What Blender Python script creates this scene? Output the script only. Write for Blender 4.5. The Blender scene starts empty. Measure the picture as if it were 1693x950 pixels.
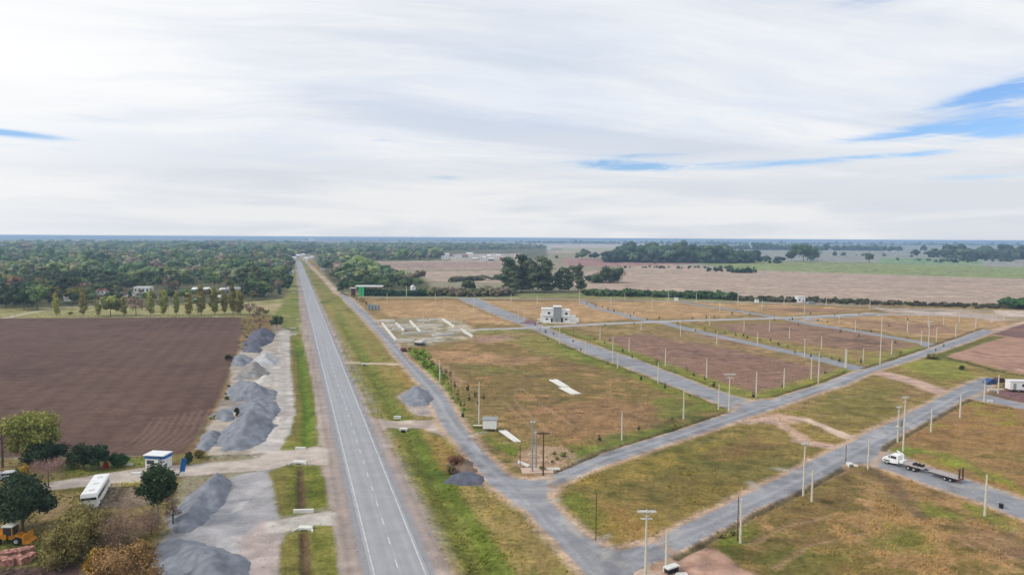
import bpy, math, random
import numpy as np
from mathutils import Vector, Matrix
R = math.radians
random.seed(7); rng = np.random.default_rng(7)
scn = bpy.context.scene
col = scn.collection

# ------------------------------------------------------------------ camera
H = 46.0; F = 1129.0; CX, CY = 846.5, 475.0
PITCH = math.atan(82 / F); ROLL = 0.0056
_f = Vector((0, math.cos(PITCH), -math.sin(PITCH))); _r = Vector((1, 0, 0)); _u = Vector((0, math.sin(PITCH), math.cos(PITCH)))
CR = _r * math.cos(ROLL) + _u * math.sin(ROLL); CU = -_r * math.sin(ROLL) + _u * math.cos(ROLL)
cam = bpy.data.cameras.new('camera'); camo = bpy.data.objects.new('camera', cam); col.objects.link(camo)
M3 = Matrix((CR, CU, -_f)).transposed()
camo.matrix_world = Matrix.Translation((0, 0, H)) @ M3.to_4x4()
cam.sensor_width = 36; cam.lens = 36 * F / 1693; cam.clip_start = 0.5; cam.clip_end = 120000
scn.camera = camo

# ------------------------------------------------------------------ view, world, sun
scn.view_settings.view_transform = 'Standard'; scn.view_settings.look = 'None'
scn.view_settings.exposure = 0.55; scn.view_settings.gamma = 1
SUN_AZ, SUN_EL = -104.0, 40.0          # degrees from the view axis (negative = left)
W = bpy.data.worlds.new('World'); scn.world = W; W.use_nodes = True
nt = W.node_tree; nt.nodes.clear()
def N(t, **k):
    n = nt.nodes.new(t)
    for a, b in k.items(): setattr(n, a, b)
    return n
def val(n, i, v):
    if isinstance(v, bpy.types.NodeSocket): nt.links.new(v, n.inputs[i])
    else: n.inputs[i].default_value = v
def m(op, a, b=0.0, c=0.0, clamp=False):
    n = N('ShaderNodeMath', operation=op, use_clamp=clamp)
    val(n, 0, a); val(n, 1, b)
    if op in ('MULTIPLY_ADD', 'SMOOTH_MIN'): val(n, 2, c)
    return n.outputs[0]
def mixc(f, a, b):
    n = N('ShaderNodeMix', data_type='RGBA'); val(n, 0, f); val(n, 6, a); val(n, 7, b); return n.outputs[2]
def sstep(x, lo, hi):
    n = N('ShaderNodeMapRange', interpolation_type='SMOOTHSTEP'); val(n, 0, x); val(n, 1, lo); val(n, 2, hi); val(n, 3, 0.0); val(n, 4, 1.0); return n.outputs[0]
def noise(vec, scale, detail=4, rough=.5, dist=0.0):
    n = N('ShaderNodeTexNoise'); val(n, 'Vector', vec); val(n, 'Scale', scale); val(n, 'Detail', detail); val(n, 'Roughness', rough); val(n, 'Distortion', dist); return n.outputs[0]
def comb(x, y, z):
    n = N('ShaderNodeCombineXYZ'); val(n, 0, x); val(n, 1, y); val(n, 2, z); return n.outputs[0]
tc = N('ShaderNodeTexCoord'); sp = N('ShaderNodeSeparateXYZ'); nt.links.new(tc.outputs['Generated'], sp.inputs[0])
X, Y, Z = sp.outputs
sky = N('ShaderNodeTexSky', sky_type='NISHITA'); sky.sun_disc = False
sky.sun_elevation = R(SUN_EL); sky.sun_rotation = R(SUN_AZ)
sky.air_density = 1.0; sky.dust_density = 0.6; sky.ozone_density = 1.5
skyc = N('ShaderNodeMix', data_type='RGBA', blend_type='MULTIPLY'); skyc.inputs[0].default_value = 1
nt.links.new(sky.outputs[0], skyc.inputs[6]); skyc.inputs[7].default_value = (1.0, 1.0, 1.0, 1)
az = m('ARCTAN2', X, Y); hyp = m('SQRT', m('ADD', m('MULTIPLY', X, X), m('MULTIPLY', Y, Y))); el = m('ARCTAN2', Z, hyp)
zc = m('ADD', m('MAXIMUM', Z, 0.0), 0.10)
px_ = m('DIVIDE', X, zc); py_ = m('DIVIDE', Y, zc)
# high cloud sheet, drawn out along a slightly tilted wind
wx = m('ADD', px_, m('MULTIPLY', py_, 0.25)); wy = m('SUBTRACT', py_, m('MULTIPLY', px_, 0.25))
warp = noise(comb(wx, wy, 0.0), 0.45, 3, .5)
pv = comb(m('MULTIPLY', m('ADD', wx, m('MULTIPLY', warp, 1.6)), 0.42), m('ADD', wy, m('MULTIPLY', warp, 1.1)), 3.0)
n1 = noise(pv, 0.62, 6, .56, .25)
pv2 = comb(m('MULTIPLY', wx, 0.20), m('ADD', wy, m('MULTIPLY', warp, 0.9)), 11.0)
n2 = noise(pv2, 1.5, 7, .6, .3)
dens = m('ADD', m('MULTIPLY', n1, .55), m('MULTIPLY', n2, .45))
# openings in the sheet where the blue shows (azimuth, elevation)
def blob(x, y, sx, sy, slope, k):
    a0 = math.atan((x - 846) / F); e0 = math.atan((393 - y) / F * math.cos(a0)); sa = sx / F * math.cos(a0) ** 2; se = sy / F * math.cos(a0)
    da = m('DIVIDE', m('SUBTRACT', az, a0), sa)
    de = m('DIVIDE', m('SUBTRACT', m('SUBTRACT', el, e0), m('MULTIPLY', m('SUBTRACT', az, a0), slope)), se)
    q = m('ADD', m('MULTIPLY', da, da), m('MULTIPLY', de, de))
    return m('MULTIPLY', m('EXPONENT', m('MULTIPLY', q, -1.0)), k)
gap = None
for b in [(1720, 142, 150, 30, .20, 1.9), (1600, 160, 110, 10, .25, 1.0), (1500, 218, 150, 12, .05, 1.3), (1650, 212, 130, 15, .04, 1.4), (1010, 270, 70, 8, -.02, 1.6), (1075, 257, 70, 4, 0, 1.0), (1160, 275, 210, 6.5, .01, 1.25),
          (1470, 255, 120, 5, .02, 1.6), (1600, 290, 90, 5, .0, .6), (1410, 8, 75, 16, 0, .6), (10, 226, 120, 6.5, -.04, 1.5), (100, 253, 120, 4, .0, .9), (330, 260, 110, 5, .0, .4), (640, 237, 26, 3.5, 0, 1.0),
          (740, 296, 40, 5, 0, .6), (950, 20, 60, 20, .1, .15), (820, 200, 260, 18, -.1, .26), (200, 207, 140, 4, -.06, .3), (450, 130, 150, 7, -.25, .1)]:
    g_ = blob(*b); gap = g_ if gap is None else m('ADD', gap, g_)
gn_ = noise(comb(m('MULTIPLY', az, 3.0), m('MULTIPLY', m('ADD', el, m('MULTIPLY', az, -.08)), 24.0), 5.0), 2.2, 6, .6, .5)
gn = m('MULTIPLY', gap, sstep(m('ADD', m('MULTIPLY', n2, .45), m('MULTIPLY', gn_, .55)), .66, .40))
gen = m('MULTIPLY', sstep(dens, .50, .36), m('MULTIPLY', sstep(m('ABSOLUTE', az), .85, 1.3), .6))       # the same broken sheet outside the frame
blue = sstep(m('ADD', gn, gen), .0, 1.15)
# cloud sheet brightness: thick grey-blue streaks, thin white, glow towards the sun
ca = m('COSINE', m('SUBTRACT', az, R(-58))); sun_near = m('ADD', m('MULTIPLY', m('MULTIPLY', m('COSINE', el), ca), math.cos(R(26))), m('MULTIPLY', m('SINE', el), math.sin(R(26))))
glow = sstep(sun_near, .72, 1.0)
grey = m('MULTIPLY', sstep(dens, .57, .40), .9)
veil = sstep(noise(comb(m('ADD', wx, m('MULTIPLY', warp, 1.2)), m('MULTIPLY', m('ADD', wy, warp), 1.5), 8.0), .55, 5, .55, .3), .42, .66)
c0 = mixc(m('MULTIPLY', veil, .8), (6.3, 6.38, 6.5, 1), (5.0, 5.5, 6.3, 1))
wisp = noise(comb(m('MULTIPLY', wx, 0.5), m('MULTIPLY', m('ADD', wy, m('MULTIPLY', warp, 1.6)), 2.4), 21.0), 1.7, 8, .62, .6)
c0 = mixc(m('MULTIPLY', sstep(wisp, .46, .66), .42), c0, (4.9, 5.35, 6.1, 1))
c1 = mixc(grey, c0, (4.35, 4.8, 5.55, 1))
low = sstep(el, .17, .05)
c2 = mixc(m('MULTIPLY', low, .9), c1, mixc(sstep(noise(comb(m('MULTIPLY', az, 1.6), m('MULTIPLY', el, 14.0), 2.0), 1.6, 5, .55, .4), .62, .40), (5.8, 5.82, 5.86, 1), (4.75, 5.0, 5.4, 1)))
c3 = mixc(m('MULTIPLY', glow, .75), c2, (7.3, 7.27, 7.2, 1))
skb = N('ShaderNodeMix', data_type='RGBA', blend_type='MULTIPLY'); skb.inputs[0].default_value = 1
nt.links.new(skyc.outputs[2], skb.inputs[6]); skb.inputs[7].default_value = (.62, .76, 1.0, 1)
c4 = mixc(blue, c3, skb.outputs[2])
bg = N('ShaderNodeBackground'); nt.links.new(c4, bg.inputs[0]); bg.inputs[1].default_value = 0.1
wo = N('ShaderNodeOutputWorld'); nt.links.new(bg.outputs[0], wo.inputs[0])

sl = bpy.data.lights.new('sun', 'SUN'); sl.energy = 1.5; sl.angle = R(10); sl.color = (1, .95, .88)
so = bpy.data.objects.new('sun', sl); col.objects.link(so)
sd = Vector((math.sin(R(SUN_AZ)) * math.cos(R(SUN_EL)), math.cos(R(SUN_AZ)) * math.cos(R(SUN_EL)), math.sin(R(SUN_EL))))
so.rotation_euler = sd.to_track_quat('Z', 'Y').to_euler(); so.location = sd * 300

# ------------------------------------------------------------------ helpers
def g(x, y, z=0.0):
    d = CR * (x - CX) + CU * (CY - y) + _f * F
    t = (z - H) / d.z
    return (d.x * t, d.y * t)
def hgt(x, yb, yt):
    P = g(x, yb); lo, hi = 0, 60
    for _ in range(30):
        mid = (lo + hi) / 2; v = Vector((P[0], P[1], mid - H)); yy = CY - F * v.dot(CU) / v.dot(_f)
        if yy > yt: lo = mid
        else: hi = mid
    return lo
def tag(o, label=None, cat=None, group=None, kind=None):
    if label: o['label'] = label
    if cat: o['category'] = cat
    if group: o['group'] = group
    if kind: o['kind'] = kind
    return o
def empty(name, loc, rz=0, **k):
    o = bpy.data.objects.new(name, None); col.objects.link(o); o.location = loc; o.rotation_euler = (0, 0, rz); o.empty_display_size = .3
    return tag(o, **k)
def link(name, me, parent=None, loc=(0, 0, 0), rz=0, **k):
    o = bpy.data.objects.new(name, me); col.objects.link(o); o.location = loc; o.rotation_euler = (0, 0, rz)
    if parent: o.parent = parent
    return tag(o, **k)
class MB:
    def __init__(s): s.v = []; s.f = []; s.mi = []
    def add(s, vs, fs, mi=0):
        b = len(s.v); s.v += [tuple(p) for p in vs]; s.f += [tuple(b + i for i in f) for f in fs]; s.mi += [mi] * len(fs); return s
    def box(s, cx, cy, cz, sx, sy, sz, rz=0, mi=0, tx=1, ty=1):
        a, b, c = sx / 2, sy / 2, sz / 2; P = []
        for k, (x, y, z) in enumerate([(-a, -b, -c), (a, -b, -c), (a, b, -c), (-a, b, -c), (-a, -b, c), (a, -b, c), (a, b, c), (-a, b, c)]):
            if k > 3: x *= tx; y *= ty
            P.append((cx + x * math.cos(rz) - y * math.sin(rz), cy + x * math.sin(rz) + y * math.cos(rz), cz + z))
        return s.add(P, [(3, 2, 1, 0), (4, 5, 6, 7), (0, 1, 5, 4), (1, 2, 6, 5), (2, 3, 7, 6), (3, 0, 4, 7)], mi)
    def tube(s, p, q, r0, r1=None, n=8, mi=0):
        r1 = r0 if r1 is None else r1; p = Vector(p); q = Vector(q); d = (q - p).normalized()
        a = d.orthogonal().normalized(); b = d.cross(a); vs = []
        for c, r in ((p, r0), (q, r1)):
            for i in range(n):
                t = 2 * math.pi * i / n; vs.append(c + a * math.cos(t) * r + b * math.sin(t) * r)
        fs = [(i, (i + 1) % n, n + (i + 1) % n, n + i) for i in range(n)] + [tuple(range(n))[::-1], tuple(range(n, 2 * n))]
        return s.add(vs, fs, mi)
    def prof(s, pts, w, mi=0, cy=0):          # profile in x,z extruded along y
        n = len(pts); vs = [(x, cy - w / 2, z) for x, z in pts] + [(x, cy + w / 2, z) for x, z in pts]
        fs = [(i, (i + 1) % n, n + (i + 1) % n, n + i) for i in range(n)] + [tuple(range(n))[::-1], tuple(range(n, 2 * n))]
        return s.add(vs, fs, mi)
    def mesh(s, name, mats):
        me = bpy.data.meshes.new(name); me.from_pydata(s.v, [], s.f)
        for x in (mats if isinstance(mats, (list, tuple)) else [mats]): me.materials.append(x)
        me.polygons.foreach_set('material_index', s.mi); me.update()
        import bmesh
        bm = bmesh.new(); bm.from_mesh(me); bmesh.ops.recalc_face_normals(bm, faces=bm.faces); bm.to_mesh(me); bm.free()
        return me
    def build(s, name, mats, parent=None, loc=(0, 0, 0), rz=0, **k): return link(name, s.mesh(name, mats), parent, loc, rz, **k)
def lin(r, g_, b, k=1.27):
    return tuple((((c / 255 + .055) / 1.055) ** 2.4 if c > 10 else c / 255 / 12.92) / k for c in (r, g_, b))
def mat(name, rgb, rough=.8, var=.25, scale=1.5, metal=0, bump=0.0, detail=4, objrand=0.0, attr=False, spec=.3):
    """procedural: colour broken up by noise; optional per-object variation"""
    mt = bpy.data.materials.new(name); mt.use_nodes = True; t = mt.node_tree; b = t.nodes['Principled BSDF']
    b.inputs['Roughness'].default_value = rough; b.inputs['Metallic'].default_value = metal; b.inputs['Specular IOR Level'].default_value = spec
    co = t.nodes.new('ShaderNodeTexCoord'); no = t.nodes.new('ShaderNodeTexNoise'); no.inputs['Scale'].default_value = scale; no.inputs['Detail'].default_value = detail
    t.links.new(co.outputs['Object'], no.inputs['Vector'])
    mr = t.nodes.new('ShaderNodeMapRange'); mr.inputs[1].default_value = .3; mr.inputs[2].default_value = .7; mr.inputs[3].default_value = 1 - var; mr.inputs[4].default_value = 1 + var
    t.links.new(no.outputs[0], mr.inputs[0])
    mx = t.nodes.new('ShaderNodeVectorMath'); mx.operation = 'SCALE'
    if attr:
        at = t.nodes.new('ShaderNodeAttribute'); at.attribute_name = 'Col'; t.links.new(at.outputs['Color'], mx.inputs[0])
    else: mx.inputs[0].default_value = rgb[:3]
    t.links.new(mr.outputs[0], mx.inputs['Scale']); out = mx.outputs[0]
    if objrand:
        oi = t.nodes.new('ShaderNodeObjectInfo'); hs = t.nodes.new('ShaderNodeHueSaturation')
        a = t.nodes.new('ShaderNodeMapRange'); a.inputs[3].default_value = .5 - .045 * objrand; a.inputs[4].default_value = .5 + .03 * objrand; t.links.new(oi.outputs['Random'], a.inputs[0]); t.links.new(a.outputs[0], hs.inputs['Hue'])
        mu = t.nodes.new('ShaderNodeMath'); mu.operation = 'MULTIPLY'; mu.inputs[1].default_value = 7.31; t.links.new(oi.outputs['Random'], mu.inputs[0])
        fr = t.nodes.new('ShaderNodeMath'); fr.operation = 'FRACT'; t.links.new(mu.outputs[0], fr.inputs[0])
        a2 = t.nodes.new('ShaderNodeMapRange'); a2.inputs[3].default_value = 1 - .4 * objrand; a2.inputs[4].default_value = 1 + .45 * objrand; t.links.new(fr.outputs[0], a2.inputs[0]); t.links.new(a2.outputs[0], hs.inputs['Value'])
        t.links.new(out, hs.inputs['Color']); out = hs.outputs[0]
    t.links.new(out, b.inputs['Base Color'])
    if bump:
        bp = t.nodes.new('ShaderNodeBump'); bp.inputs['Strength'].default_value = bump; bp.inputs['Distance'].default_value = .3
        t.links.new(no.outputs[0], bp.inputs['Height']); t.links.new(bp.outputs[0], b.inputs['Normal'])
    return mt

# ------------------------------------------------------------------ numpy noise
def vnoise(x, y, seed):
    xi = np.floor(x).astype(np.int64); yi = np.floor(y).astype(np.int64); fx = x - xi; fy = y - yi
    fx = fx * fx * (3 - 2 * fx); fy = fy * fy * (3 - 2 * fy)
    def h(a, b):
        n = (a * 374761393 + b * 668265263 + seed * 1442695041) & 0xffffffff
        n = ((n ^ (n >> 13)) * 1274126177) & 0xffffffff
        return ((n ^ (n >> 16)) & 0xffff) / 65535.0
    return (h(xi, yi) * (1 - fx) + h(xi + 1, yi) * fx) * (1 - fy) + (h(xi, yi + 1) * (1 - fx) + h(xi + 1, yi + 1) * fx) * fy
def fbm(x, y, s, octv=4, seed=0):
    r = 0; a = 1; t = 0
    for o in range(octv): r = r + a * vnoise(x / s * 2 ** o + 17.3 * o, y / s * 2 ** o - 9.1 * o, seed + o); t += a; a *= .55
    return r / t          # 0..1

# ------------------------------------------------------------------ ground: one fan of quads, finer near, painted with surface colours, plus shade in the gutters
rows = np.concatenate([np.arange(72, 132, .36), np.arange(132, 220, .62), np.arange(220, 340, 1.2), np.arange(340, 560, 2.0), np.arange(560, 900, 4.2),
                       900 * 1.016 ** np.arange(78), 900 * 1.016 ** 78 * 1.04 ** np.arange(60), [45000, 60000]])
cols_ = np.linspace(-.96, .96, 540)
NR, NC = len(rows), len(cols_)
YY = np.repeat(rows[:, None], NC, 1); XX = YY * cols_[None, :]
VX = XX.ravel(); VY = YY.ravel(); NV = VX.size
n50 = fbm(VX, VY, 45, 4, 1); n12 = fbm(VX, VY, 12, 4, 5); n3 = fbm(VX, VY, 2.6, 3, 9); n150 = fbm(VX, VY, 160, 3, 13); nJ = fbm(VX, VY, 3.5, 3, 21) - .5; nJ2 = fbm(VX, VY, 14, 2, 27) - .5
# along / across the highway direction, for mowing bands and wheel tracks
HD = math.atan((480 - 846) / F); hx, hy = math.sin(HD), math.cos(HD)
AL = VX * hx + VY * hy; AC = VX * hy - VY * hx
nst = fbm(VX * .35 + VY * .12, VY, 1.7, 3, 47)
nband = fbm(AL / 14, AC, 2.2, 3, 33)
def mix(a, b, t): t = np.clip(t, 0, 1)[:, None]; return a * (1 - t) + b * t
def sm(x, lo, hi): t = np.clip((x - lo) / (hi - lo), 0, 1); return t * t * (3 - 2 * t)
A = lambda *c: np.array(lin(*c))
def pal(stops, idx, bias=0.0, det=.5):
    """natural patchwork of ground-cover colours"""
    t = n50[idx] * .42 + n12[idx] * .35 + n3[idx] * .23; t = np.clip((t - .30) / .40 + bias, 0, 1) * (len(stops) - 1)
    S = np.array([lin(*c) for c in stops]); i = np.clip(np.floor(t).astype(int), 0, len(stops) - 2); fr = (t - i)[:, None]
    c = S[i] * (1 - fr) + S[i + 1] * fr
    return c * np.clip(1 + det * (n3[idx] - .5) * 1.5 + det * (n12[idx] - .5) * .9 + det * (nst[idx] - .5) * .9, .45, 1.7)[:, None]
ALLI = np.arange(NV)
C = pal([(150, 138, 112), (168, 152, 128), (140, 140, 110), (175, 158, 140)], ALLI, 0, .25)
ZZ = np.zeros(NV); REG = np.zeros(NV, np.int16); FLAT = np.zeros(NV)
REGN = ['ground']
def reg(name):
    if name not in REGN: REGN.append(name)
    return REGN.index(name)
def sdist(poly, closed=True, pad=6.0, px=True):
    W_ = np.array([g(*p) for p in poly]) if px else np.array(poly)
    lo = W_.min(0) - pad; hi = W_.max(0) + pad
    idx = np.nonzero((VX > lo[0]) & (VX < hi[0]) & (VY > lo[1]) & (VY < hi[1]))[0]
    x = VX[idx]; y = VY[idx]; d = np.full(x.size, 1e9); ins = np.zeros(x.size, bool); n = len(W_); tt = np.zeros(x.size)
    for i in range(n if closed else n - 1):
        ax, ay = W_[i]; bx, by = W_[(i + 1) % n]; ex, ey = bx - ax, by - ay; L = ex * ex + ey * ey + 1e-9
        t = np.clip(((x - ax) * ex + (y - ay) * ey) / L, 0, 1); dd = np.hypot(x - ax - t * ex, y - ay - t * ey)
        k = dd < d; d = np.where(k, dd, d); tt = np.where(k, i + t, tt)
        if closed:
            c = (ay > y) != (by > y); xs = ax + (y - ay) * ex / (ey if abs(ey) > 1e-9 else 1e-9); ins ^= c & (x < xs)
    if closed: d = np.where(ins, d, -d)
    return idx, d, tt
def P(poly, stops, fe=1.0, jit=1.0, region=None, alpha=1.0, bias=0.0, det=.5, flat=False, z=None, px=True, fn=None):
    """paint a polygon: fe feather (m), jit ragged edge (m)"""
    idx, d, _ = sdist(poly, True, 6 + fe + jit, px)
    if not idx.size: return
    d = d + nJ[idx] * 2 * jit + nJ2[idx] * jit * 1.2
    w = sm(d, -fe / 2, fe / 2)
    if stops is not None:
        c = pal(stops, idx, bias, det) if isinstance(stops[0], (tuple, list)) else np.repeat(A(*stops)[None], idx.size, 0)
        if fn is not None: c = fn(c, idx)
        C[idx] = mix(C[idx], c, w * alpha)
    if region: REG[idx[w > .5]] = reg(region)
    if flat: FLAT[idx] = np.maximum(FLAT[idx], sm(d, -1.5, 0))
    if z is not None: ZZ[idx] = ZZ[idx] * (1 - w) + z * w
def S(line, wid, stops, fe=.6, jit=.3, region=None, alpha=1.0, bias=0.0, det=.5, flat=False, z=None, px=True, dash=None):
    idx, d, tt = sdist(line, False, 8 + (max(wid) if isinstance(wid, (list, tuple)) else wid), px)
    if not idx.size: return
    hw = np.interp(tt, np.arange(len(line)), wid) / 2 if isinstance(wid, (list, tuple)) else wid / 2
    d = hw - d + nJ[idx] * 2 * jit
    w = sm(d, -fe / 2, fe / 2)
    if stops is not None:
        c = pal(stops, idx, bias, det) if isinstance(stops[0], (tuple, list)) else np.repeat(A(*stops)[None], idx.size, 0)
        C[idx] = mix(C[idx], c, w * alpha)
    if region: REG[idx[w > .5]] = reg(region)
    if flat: FLAT[idx] = np.maximum(FLAT[idx], sm(d, -1.5, 0))
    if z is not None: ZZ[idx] = ZZ[idx] + z * sm(d, -.2, max(.4, float(np.max(hw))))

# --- far country
TAN = [(174, 152, 132), (188, 166, 148), (180, 158, 138), (194, 173, 156)]
GRN = [(128, 140, 88), (148, 156, 102), (138, 148, 94)]
def strip(x0, y0, x1, y1, c, **k): P([(x0, y0), (x1, y0 + (x1 - x0) * .0056), (x1, y1 + (x1 - x0) * .0056), (x0, y1)], c, fe=8, jit=3, **k)
for (x0, y0, x1, y1, c) in [(-200, 392, 300, 394.0, (130, 140, 120)), (-200, 397.5, 500, 402, (176, 160, 148)), (250, 394, 480, 396, (150, 150, 130)), (860, 402, 1350, 409, (196, 182, 170)), (930, 409, 1260, 414, (168, 166, 130)), (900, 414, 1100, 418, (176, 160, 140)),
                            (1200, 399, 1693, 404, (188, 178, 168)), (1240, 408, 1500, 416, (178, 150, 138)), (1350, 412, 1800, 418, (192, 172, 160)), (640, 398, 900, 400, (150, 158, 140)), (1100, 394.2, 1693, 396, (150, 150, 140)), (1500, 402, 1693, 406, (150, 160, 130)), (1000, 396.5, 1250, 398, (170, 168, 160))]:
    strip(x0, y0, x1, y1, [c, tuple(min(255, v + 10) for v in c)])
P([(600, 432), (842, 431), (842, 468), (715, 464), (690, 452), (612, 441)], TAN, 4, 3, 'harvested_field')
P([(620, 434), (840, 433), (840, 442), (640, 444)], [(158, 134, 122), (172, 146, 132)], 4, 4, alpha=.8)
P([(640, 446), (840, 443), (840, 447), (650, 450)], [(140, 140, 110), (150, 135, 112)], 4, 4, alpha=.7)
P([(925, 427), (1060, 428), (1160, 436), (1040, 440), (940, 440)], [(160, 122, 114), (176, 138, 128)], 4, 3, 'reddish_field')
P([(1036, 440), (1110, 437), (1240, 446), (1500, 455), (1800, 463), (1800, 509), (1693, 505), (1560, 501), (1300, 497), (1130, 486), (975, 477), (930, 474), (925, 455)], TAN, 4, 2, 'harvested_field')
for k in range(16):
    yy = 448 + k * 3.4; xx = 1000 + rng.random() * 500; ww = 120 + rng.random() * 260
    P([(xx, yy), (xx + ww, yy + ww * .012), (xx + ww * .9, yy + 1.4 + ww * .012), (xx + 20, yy + 1.3)], [[(188, 160, 148), (196, 172, 158)], [(160, 140, 130), (172, 148, 138)], [(176, 140, 126), (184, 150, 138)]][k % 3], 5, 4, alpha=.6)
P([(1150, 436), (1240, 432), (1360, 433), (1455, 434), (1800, 446), (1800, 464), (1500, 455), (1240, 446)], GRN, 4, 3, 'green_field')
P([(1455, 426), (1625, 428), (1625, 440), (1455, 435)], [(122, 146, 104), (140, 164, 122)], 4, 3, 'green_field')
P([(1000, 420), (1230, 424), (1230, 430), (1090, 432), (1000, 424)], [(186, 172, 158), (196, 180, 168)], 4, 3)
P([(1455, 437), (1693, 439), (1800, 444), (1800, 441), (1640, 437.5)], [(186, 172, 150), (176, 164, 138)], 3, 2, alpha=.7)
# woodland floor on both sides
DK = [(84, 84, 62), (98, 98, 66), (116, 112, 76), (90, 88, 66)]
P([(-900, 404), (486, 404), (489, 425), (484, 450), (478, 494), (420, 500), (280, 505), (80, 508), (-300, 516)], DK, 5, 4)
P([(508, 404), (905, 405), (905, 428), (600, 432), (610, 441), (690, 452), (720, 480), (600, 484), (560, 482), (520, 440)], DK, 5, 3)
P([(740, 420), (860, 419), (860, 430), (745, 431)], [(176, 165, 150), (190, 178, 165), (140, 135, 115)], 3, 3)
# meadow between the wood and the ploughed field
P([(-300, 516), (80, 508), (280, 505), (420, 498), (490, 492), (492, 522), (400, 524), (-300, 527)], [(140, 138, 82), (156, 150, 96), (170, 160, 112), (132, 136, 76)], 2, 1.5)
P([(380, 505), (492, 500), (492, 511), (400, 513)], [(176, 158, 118), (186, 168, 130)], 1.5, 1, alpha=.8)
S([(0, 527), (70, 513), (95, 508), (240, 503)], [4.5, 4, 3.5, 3], (196, 184, 160), .8, .3)
S([(405, 505), (495, 505)], 3.2, (202, 182, 158), .8, .3)
S([(250, 503), (420, 501)], 3, (190, 180, 160), .8, .5, alpha=.7)
# north verge, grass left of the highway in the distance
P([(478, 455), (489, 430), (489, 440), (497, 520), (499, 548), (470, 545), (450, 522), (470, 500)], [(112, 122, 60), (130, 134, 68), (148, 138, 84)], 1.5, 1)
# --- development lots, base: dry autumn grass
DRY = [(116, 108, 60), (142, 122, 78), (160, 132, 90), (134, 118, 70), (172, 142, 102), (140, 124, 74)]
P([(560, 484), (640, 489), (975, 480), (1130, 490), (1300, 500), (1560, 505), (1900, 512), (3600, 1600), (1000, 1600), (640, 1300), (540, 640), (520, 540), (500, 430), (520, 428)], DRY, 3, 1)
ORG = [(168, 138, 98), (186, 152, 108), (178, 144, 104), (196, 160, 118), (156, 136, 88)]
for pl in [[(610, 498), (752, 496), (850, 536), (760, 534), (640, 524)], [(795, 497), (955, 499), (1040, 520), (1050, 526), (920, 536), (870, 524)], [(985, 498), (1120, 499), (1240, 519), (1160, 526), (1060, 526), (990, 508)],
           [(1140, 499), (1330, 505), (1440, 512), (1300, 522), (1220, 512)], [(1300, 530), (1440, 519), (1640, 524), (1700, 545), (1560, 560), (1420, 542)]]: P(pl, ORG, 3, 2)
P([(600, 486), (980, 482), (1300, 499), (1250, 500), (960, 492), (620, 492)], [(128, 140, 88), (140, 146, 96)], 3, 1.5, alpha=.8)
SOIL = [(126, 98, 86), (144, 112, 98), (156, 122, 106), (136, 106, 90), (166, 132, 112)]
P([(1003, 556), (1110, 548), (1180, 556), (1300, 588), (1395, 612), (1340, 632), (1240, 655), (1130, 610), (1060, 590)], SOIL, 5, 4, alpha=.92)
P([(1060, 548), (1110, 548), (1300, 584), (1390, 604), (1340, 606), (1200, 575), (1080, 556)], DRY, 3, 2, alpha=.75, bias=.1)
P([(1180, 536), (1330, 533), (1450, 556), (1530, 572), (1440, 580), (1330, 568), (1230, 556)], SOIL, 5, 4, alpha=.8)
P([(1230, 560), (1420, 578), (1520, 578), (1430, 600), (1330, 580)], DRY, 4, 3, alpha=.7, bias=.15)
P([(1390, 527), (1560, 536), (1600, 548), (1540, 555), (1420, 540)], SOIL, 5, 4, alpha=.6)
P([(1290, 508), (1420, 512), (1380, 517), (1260, 512)], SOIL, 4, 3, alpha=.7)
P([(1440, 508), (1693, 512), (1800, 530), (1640, 530), (1560, 520), (1470, 516)], [(176, 156, 138), (200, 180, 166), (168, 150, 118), (150, 138, 100)], 4, 3, alpha=.9)
P([(1500, 514), (1580, 516), (1570, 520), (1510, 519)], [(200, 182, 172), (222, 206, 196)], 3, 3, alpha=.8)
P([(1640, 512), (1740, 516), (1740, 526), (1650, 522)], [(206, 182, 168), (226, 206, 194)], 3, 3, alpha=.8)
# block 1 (front lot)
P([(690, 590), (760, 570), (960, 560), (1150, 640), (1190, 680), (1050, 730), (930, 770), (850, 700)], [(118, 108, 62), (150, 122, 82), (128, 114, 66), (166, 130, 92), (140, 118, 72), (170, 136, 98)], 4, 3)
P([(830, 556), (905, 552), (1000, 600), (960, 600), (860, 575)], [(126, 126, 62), (140, 136, 70)], 5, 4, alpha=.7)
for pl, cc, al in [([(705, 580), (830, 584), (900, 592), (860, 604), (740, 600)], [(172, 136, 102), (184, 146, 112)], .7), ([(900, 598), (985, 602), (1000, 616), (930, 612)], [(110, 92, 62), (126, 104, 70)], .6), ([(940, 560), (1005, 590), (980, 604), (920, 575)], [(120, 130, 56), (134, 142, 62)], .7),
                   ([(745, 600), (850, 606), (880, 616), (800, 618)], [(120, 122, 66), (132, 128, 72)], .6), ([(860, 670), (1000, 660), (1120, 672), (1060, 710), (930, 730)], [(162, 124, 92), (174, 134, 98)], .6), ([(780, 560), (840, 552), (850, 560), (800, 566)], [(160, 128, 118), (176, 144, 130)], .7),
                   ([(700, 545), (905, 541), (905, 548), (800, 553)], [(122, 134, 72), (134, 140, 80)], .6), ([(1080, 655), (1180, 672), (1150, 690), (1090, 690)], [(112, 124, 54), (126, 132, 60)], .7), ([(925, 750), (1060, 712), (1170, 690), (1180, 697), (1080, 722), (960, 760)], [(104, 122, 52), (120, 134, 58), (140, 120, 74)], .75)]:
    P(pl, cc, 5, 4, alpha=al)
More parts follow.
